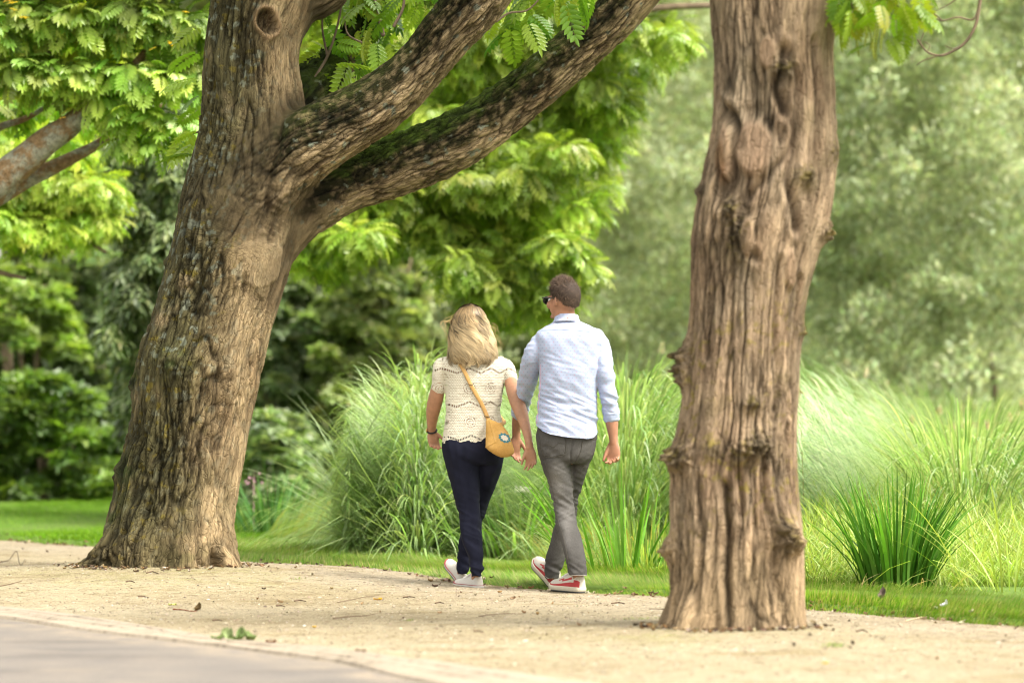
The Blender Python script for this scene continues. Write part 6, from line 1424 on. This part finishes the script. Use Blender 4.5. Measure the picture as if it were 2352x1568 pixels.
# trousers
t = NT('navy_cloth'); c = t.coord(); n = t.noise(c, 8, 3); f = t.noise(c, 400, 2); t.bsdf(t.ramp(n, [(.3, (.0065, .0075, .016)), (.7, (.011, .0125, .026))]), .85, t.bump(f, .15, .001), spec=.12); M_NAVY = t.m
zkW = q2(500, 870, YW)[2]; zhW = q2(500, 1290, YW)[2]
def wr_t(V, N):
    z = V[:, 2]; kn = np.exp(-((z - zkW) / .13) ** 2); an = np.exp(-((z - zhW) / .09) ** 2)
    w1 = -np.abs(pn(np.stack([V[:, 0] * 5, V[:, 1] * 5, z * 20 + V[:, 0] * 9], 1), 51)); lg = -np.abs(pn(np.stack([V[:, 0] * 14 + z * 2, V[:, 1] * 12, z * 2.4], 1), 52))
    return w1 * (.010 * kn + .016 * an + .003) + lg * .012 * sstep(.95, .8, z) + .004 * pn(V * 7, 53)
V, Q, N = remesh([hloft(rings(q2, YW, pelvW)), hloft(rings(q2, YW, legNW)), hloft(rings(q2, YW, legFW))], .0058, 4); V = V + N * wr_t(V, N)[:, None]
trz = obj('trousers', V, Q, M_NAVY, wom); TC = Cast(V, Q)
# canvas shoes
M_CANV = simple('white_canvas', (.56, .54, .50), .85, 160, .08); M_RUB = simple('white_rubber', (.55, .53, .49), .55); M_LR = simple('red_line', (.28, .04, .05), .6); M_LB = simple('navy_line', (.03, .035, .07), .6)
shoe(fNw, .255, .088, wom, (M_CANV, M_LR, M_RUB, M_LB), 'canvas', .078)
shoe(fFw, .255, .088, wom, (M_CANV, M_LR, M_RUB, M_LB), 'canvas', .078)
# wristwatch
w0, w1 = q1(171, 1248, YW + .152), q1(170, 1268, YW + .163); ax = norm(w1 - w0); cc = (w0 + w1) / 2; sx_ = norm(np.cross(ax, [0, 1, 0])); sy_ = np.cross(ax, sx_)
t = NT('watch_strap'); t.bsdf((.012, .012, .014), .35); M_WST = t.m; t = NT('watch_gold'); t.bsdf((.6, .42, .16), .3, metal=1); M_GOLD = t.m
rg = [cc + sx_ * .0285 * math.cos(a) + sy_ * .027 * math.sin(a) - ax * .003 * math.cos(a) for a in np.linspace(0, 2 * math.pi, 30)]
wt = obj('wristwatch', *join([tube(rg, np.stack([np.full(30, .0065), np.full(30, .0035)], 1), 10, tuple(ax))]), M_WST, wom)
V, Q, T = ellipsoid(cc - sx_ * .029 - ax * .001, (.007, .016, .014), n=10); obj('watch_case', V, [Q, T], M_GOLD, wt)

# woman's long blonde hair
def woman_hair():
    r = np.random.default_rng(15); n = 8000; S = 24
    zt = q1(470, 262, YW)[2]
    Yv = np.array([262, 270, 290, 320, 360, 420, 480, 560, 640, 700, 740, 775]); HL = np.array([466, 425, 394, 366, 344, 326, 316, 314, 306, 292, 296, 335]); HR = np.array([474, 518, 552, 576, 596, 614, 634, 658, 674, 678, 660, 605])
    k_ = (q1(100, 300, YW) - q1(0, 300, YW))[0] / 100
    def env(t, a):
        """t 0..1 down the hair, a = azimuth (-pi/2 = towards the viewer)"""
        Yr = 262 + (t ** 1.15) * (780 - 262); L_, R_ = np.interp(Yr, Yv, HL), np.interp(Yr, Yv, HR)
        cx = (L_ + R_) / 2; hw = (R_ - L_) / 2 * k_; hd = np.interp(Yr, [262, 290, 340, 420, 560, 700, 780], [.012, .078, .112, .124, .112, .100, .086]); cyv = np.interp(Yr, [262, 420, 560, 780], [0, 0, -.035, -.06])
        x = q1(470, 300, YW)[0] + (cx - 470) * k_ + hw * np.cos(a); y = YW + .012 + cyv + hd * np.sin(a); z = zt - (Yr - 262) * k_
        return np.stack([x, y, z], -1)
    a0 = r.uniform(-math.pi - .55, .55, n); 
    nf = n // 7; a0[:nf] = r.uniform(0, 2 * math.pi, nf)
    face = (np.sin(a0) > .55); a0 = np.where(face, a0, a0)
    lock = np.floor(a0 * 12 + r.normal(0, .3, n)); lr = np.random.default_rng(4); lk = {}
    ph = np.array([lk.setdefault(l, lr.uniform(0, 6.28)) for l in lock]); lk2 = {}; la = np.array([lk2.setdefault(l, lr.uniform(.5, 1.5)) for l in lock]); lk3 = {}; lt = np.array([lk3.setdefault(l, lr.uniform(.88, 1.0)) for l in lock])
    lay = r.uniform(.80, 1.03, n); Lt = np.clip(lt * r.uniform(.86, 1.0, n), 0, 1); Lt = np.where(face, np.minimum(Lt, .30 + .1 * r.uniform(size=n)), Lt)
    short = r.uniform(size=n) < .25; Lt = np.where(short & ~face, Lt * r.uniform(.55, .95, n), Lt)
    pts = []
    for s in range(S):
        f = s / (S - 1); t = (.0 + f * Lt)
        aw = a0 + (.19 * la * np.sin(f * 11.5 + ph) + .05 * np.sin(f * 17 + ph * 2)) * sstep(.18, .6, f)
        p = env(t, aw); c0 = env(t, np.full(n, 0.)) * .5 + env(t, np.full(n, math.pi)) * .5
        wv = (lay + .07 * la * np.cos(f * 10.5 + ph + .7) * sstep(.25, .7, f))[:, None]
        p = c0 + (p - c0) * wv; p[:, 2] += .006 * np.sin(f * 12 + ph) * sstep(.3, .8, f)
        pts.append(p)
    pts = np.stack(pts, 1)                         # n, S, 3
    cen = np.array([q1(480, 500, YW)[0], YW, 0]); out = pts - cen; out[..., 2] = 0; out = norm(out); tan_ = norm(np.gradient(pts, axis=1)); sd_ = norm(np.cross(tan_, out))
    wd = .0017 * np.interp(np.arange(S) / (S - 1), [0, .2, .8, 1], [.7, 1, .9, .25]); V = np.stack([pts - sd_ * wd[None, :, None], pts + sd_ * wd[None, :, None]], 2).reshape(-1, 3)
    q = np.array([[2 * i, 2 * i + 1, 2 * i + 3, 2 * i + 2] for i in range(S - 1)]); Fq = (q[None] + (np.arange(n) * 2 * S)[:, None, None]).reshape(-1, 4)
    f = np.arange(S) / (S - 1); lite = r.uniform(0, 1, n)
    root = np.array([.15, .10, .05]); mid = np.array([.36, .25, .125]); tip = np.array([.58, .45, .26]); gold = np.array([.36, .225, .09])
    tone = np.array([lk[l] for l in lock]) / 6.28
    Cb = root[None, None] * (1 - sstep(.05, .35, f))[None, :, None] + (mid * (1 - sstep(.3, .75, f))[:, None] + tip * sstep(.3, .75, f)[:, None])[None] * sstep(.05, .35, f)[None, :, None]
    Cb = Cb * (.42 + .75 * lite + .85 * (tone - .5))[:, None, None]; g = (r.uniform(size=n) < .3)[:, None, None] * sstep(.5, 1, f)[None, :, None]; Cb = Cb * (1 - .5 * g) + gold * .5 * g
    C = np.repeat(Cb, 2, 1).reshape(-1, 3)
    # shell beneath
    A, T_ = np.meshgrid(np.linspace(-math.pi - .6, .6, 50), np.linspace(.0, .93, 40)); e = env(T_.ravel(), A.ravel()); c0 = .5 * (env(T_.ravel(), 0 * A.ravel()) + env(T_.ravel(), 0 * A.ravel() + math.pi)); e = c0 + (e - c0) * .86
    i = np.arange(39)[:, None] * 50 + np.arange(49)[None, :]; Qc = np.stack([i, i + 1, i + 51, i + 50], -1).reshape(-1, 4); o = len(V)
    # loose curls at the left side and flyaways
    A, T_ = np.meshgrid(np.linspace(0, 2 * math.pi, 50), np.linspace(.0, .24, 40)); e2 = env(T_.ravel(), A.ravel()); c0 = .5 * (env(T_.ravel(), 0 * A.ravel()) + env(T_.ravel(), 0 * A.ravel() + math.pi)); e2 = c0 + (e2 - c0) * .93
    obj('hair', np.vstack([V, e, e2]), np.vstack([Fq, Qc + o, Qc + o + len(e)]), M_HAIR, wom, col=np.vstack([C, np.tile([.16, .095, .04], (2 * len(e), 1))]))
    cu = []
    cc_ = []
    for k in range(14):
        f0 = r.normal(0, 15, 2); pt = [(345, 380), (318, 410), (285, 405), (262, 425), (262, 460), (285, 480), (300, 520), (310, 560)] if k < 7 else [(620, 420), (655, 445), (662, 480), (640, 500), (680, 540), (700, 575), (680, 620)]
        pt = [(x + f0[0] + r.normal(0, 4), y + f0[1] + r.normal(0, 4)) for x, y in pt]; w_ = catmull(np.array([q1(x, y, YW - .01 + .01 * f0[0] / 7) for x, y in pt]), 24)
        cu.append(tube(w_, np.linspace(.0012, .0005, 24), 5)); cc_.append(np.tile(np.array([.52, .36, .16]) * r.uniform(.7, 1.2), (len(cu[-1][0]), 1)))
    V, Fq = join(cu); obj('curls', V, Fq, M_HAIR, wom, col=np.vstack(cc_))
woman_hair()

# ---- shoulder bag, carried by the woman
t = NT('mustard_cloth'); c = t.coord(); n = t.noise(c, 10, 4); f = t.noise(c, 330, 3, .6, (1, 1, 2)); b = t.ramp(n, [(.3, (.46, .26, .075)), (.55, (.55, .33, .105)), (.75, (.60, .40, .19))]); t.bsdf(t.mix(1.0, b, t.ramp(f, [(.3, (.8, .8, .8)), (.7, (1.15, 1.15, 1.15))]), 'MULTIPLY'), .9, t.bump(f, .5, .002), spec=.1); M_BAG = t.m
YB = YW - .185
bagr = [(1172, 602, 632, .010), (1190, 598, 682, .020), (1215, 597, 722, .030), (1250, 596, 755, .038), (1300, 594, 785, .046), (1350, 594, 800, .052), (1390, 597, 812, .056), (1415, 618, 818, .054), (1440, 655, 812, .048), (1460, 695, 785, .036), (1468, 715, 760, .02)]
V, Q, N = remesh([hloft(rings(q1, YB, bagr), ex=2.6)], .004, 3)
V = V + N * (.004 * pn(V * 16, 3) + .0015 * pn(V * 45, 4))[:, None]
u, v = unproject(V); X1 = (u / .57422 - 1640) * 1.96; Y1 = (v / .57422 - 1080) * 1.96
sx = np.interp(Y1, [1170, 1290, 1350, 1400], [620, 648, 668, 600]); crease = np.interp(Y1, [1175, 1340], [622, 668])
g = np.exp(-((X1 - crease) / 5) ** 2) * (Y1 < 1345) * (N[:, 1] < 0); g2 = np.exp(-((Y1 - np.interp(X1, [595, 670], [1388, 1345])) / 5) ** 2) * (X1 < 672) * (N[:, 1] < 0); V = V + N * (.004 * (np.maximum(g, g2)))[:, None]
lb = q1(700, 1300, YB); bag = obj('shoulder_bag', V, Q, M_BAG, loc=lb)
tag(bag, 'mustard yellow cloth shoulder bag with a teal motif, hanging at the hip of the woman', 'bag')
GC = Cast(V, Q)
# woven motif: teal stepped ring with a pale centre
t = NT('teal_thread'); t.bsdf((.06, .20, .24), .9); M_TEAL = t.m; t = NT('cream_thread'); t.bsdf((.66, .60, .5), .9); M_CREAM = t.m
def stepped(cx, cy, rx, ry, n, dep, rot):
    o = []
    for k in range(4 * n):
        a = 2 * math.pi * k / (4 * n); r_ = 1.0 if k % 2 == 0 else dep; x, y = rx * r_ * math.cos(a), ry * r_ * math.sin(a); o.append((cx + x * math.cos(rot) - y * math.sin(rot), cy + x * math.sin(rot) + y * math.cos(rot)))
    return o
mo = patch('motif', q1, stepped(742, 1315, 56, 38, 5, .80, .5), GC, .0015, M_TEAL, bag, YB, n=70, thick=.001)
if mo: patch('motif_centre', q1, stepped(742, 1315, 37, 24, 4, .70, .5), GC, .0028, M_CREAM, mo, YB, n=60, thick=.001)
# strap: up across the back, over the shoulder and down the front
pc = catmull(np.array([(614, 1172, 0), (598, 1130, 0), (565, 1055, 0), (520, 975, 0), (475, 895, 0), (440, 820, 0), (400, 745, 0), (378, 700, 0)]), 40); sp_ = []
for X, Y, _ in pc:
    p = BC.cam(q1(X, Y, YW), .006); sp_.append(p if p is not None else q1(X, Y, YW - .12))
back = np.array(sp_); back[0] = q1(614, 1174, YB - .005)
fr_ = [q1(360, 668, YW - .03), q1(365, 655, YW + .02), q1(400, 690, YW + .085), q1(450, 780, YW + .125), q1(540, 950, YW + .135), q1(640, 1080, YW + .13), q1(715, 1160, YW + .08), q1(738, 1195, YW - .03), q1(700, 1212, YB + .02)]
allp = np.vstack([back, catmull(np.array(fr_), 40)]); 
V, Q, T = tube(allp, np.stack([np.full(len(allp), .0115), np.full(len(allp), .0032)], 1), 12, (0, 1, 0)); M_STRAP = simple('strap_leather', (.52, .31, .11), .6, 40, .1)
stp = obj('strap', V, [Q, T], M_STRAP, bag)
t = NT('brass'); t.bsdf((.16, .12, .06), .4, metal=.8); M_BR = t.m
for (X, Y) in ((472, 897), (604, 1148)):
    p = BC.cam(q1(X, Y, YW), .011); 
    if p is None: p = q1(X, Y, YB - .01)
    obj('buckle', *join([tube([p + [-.014, 0, .003], p + [.014, 0, -.003]], [.0032, .0032], 8)]), M_BR, stp)
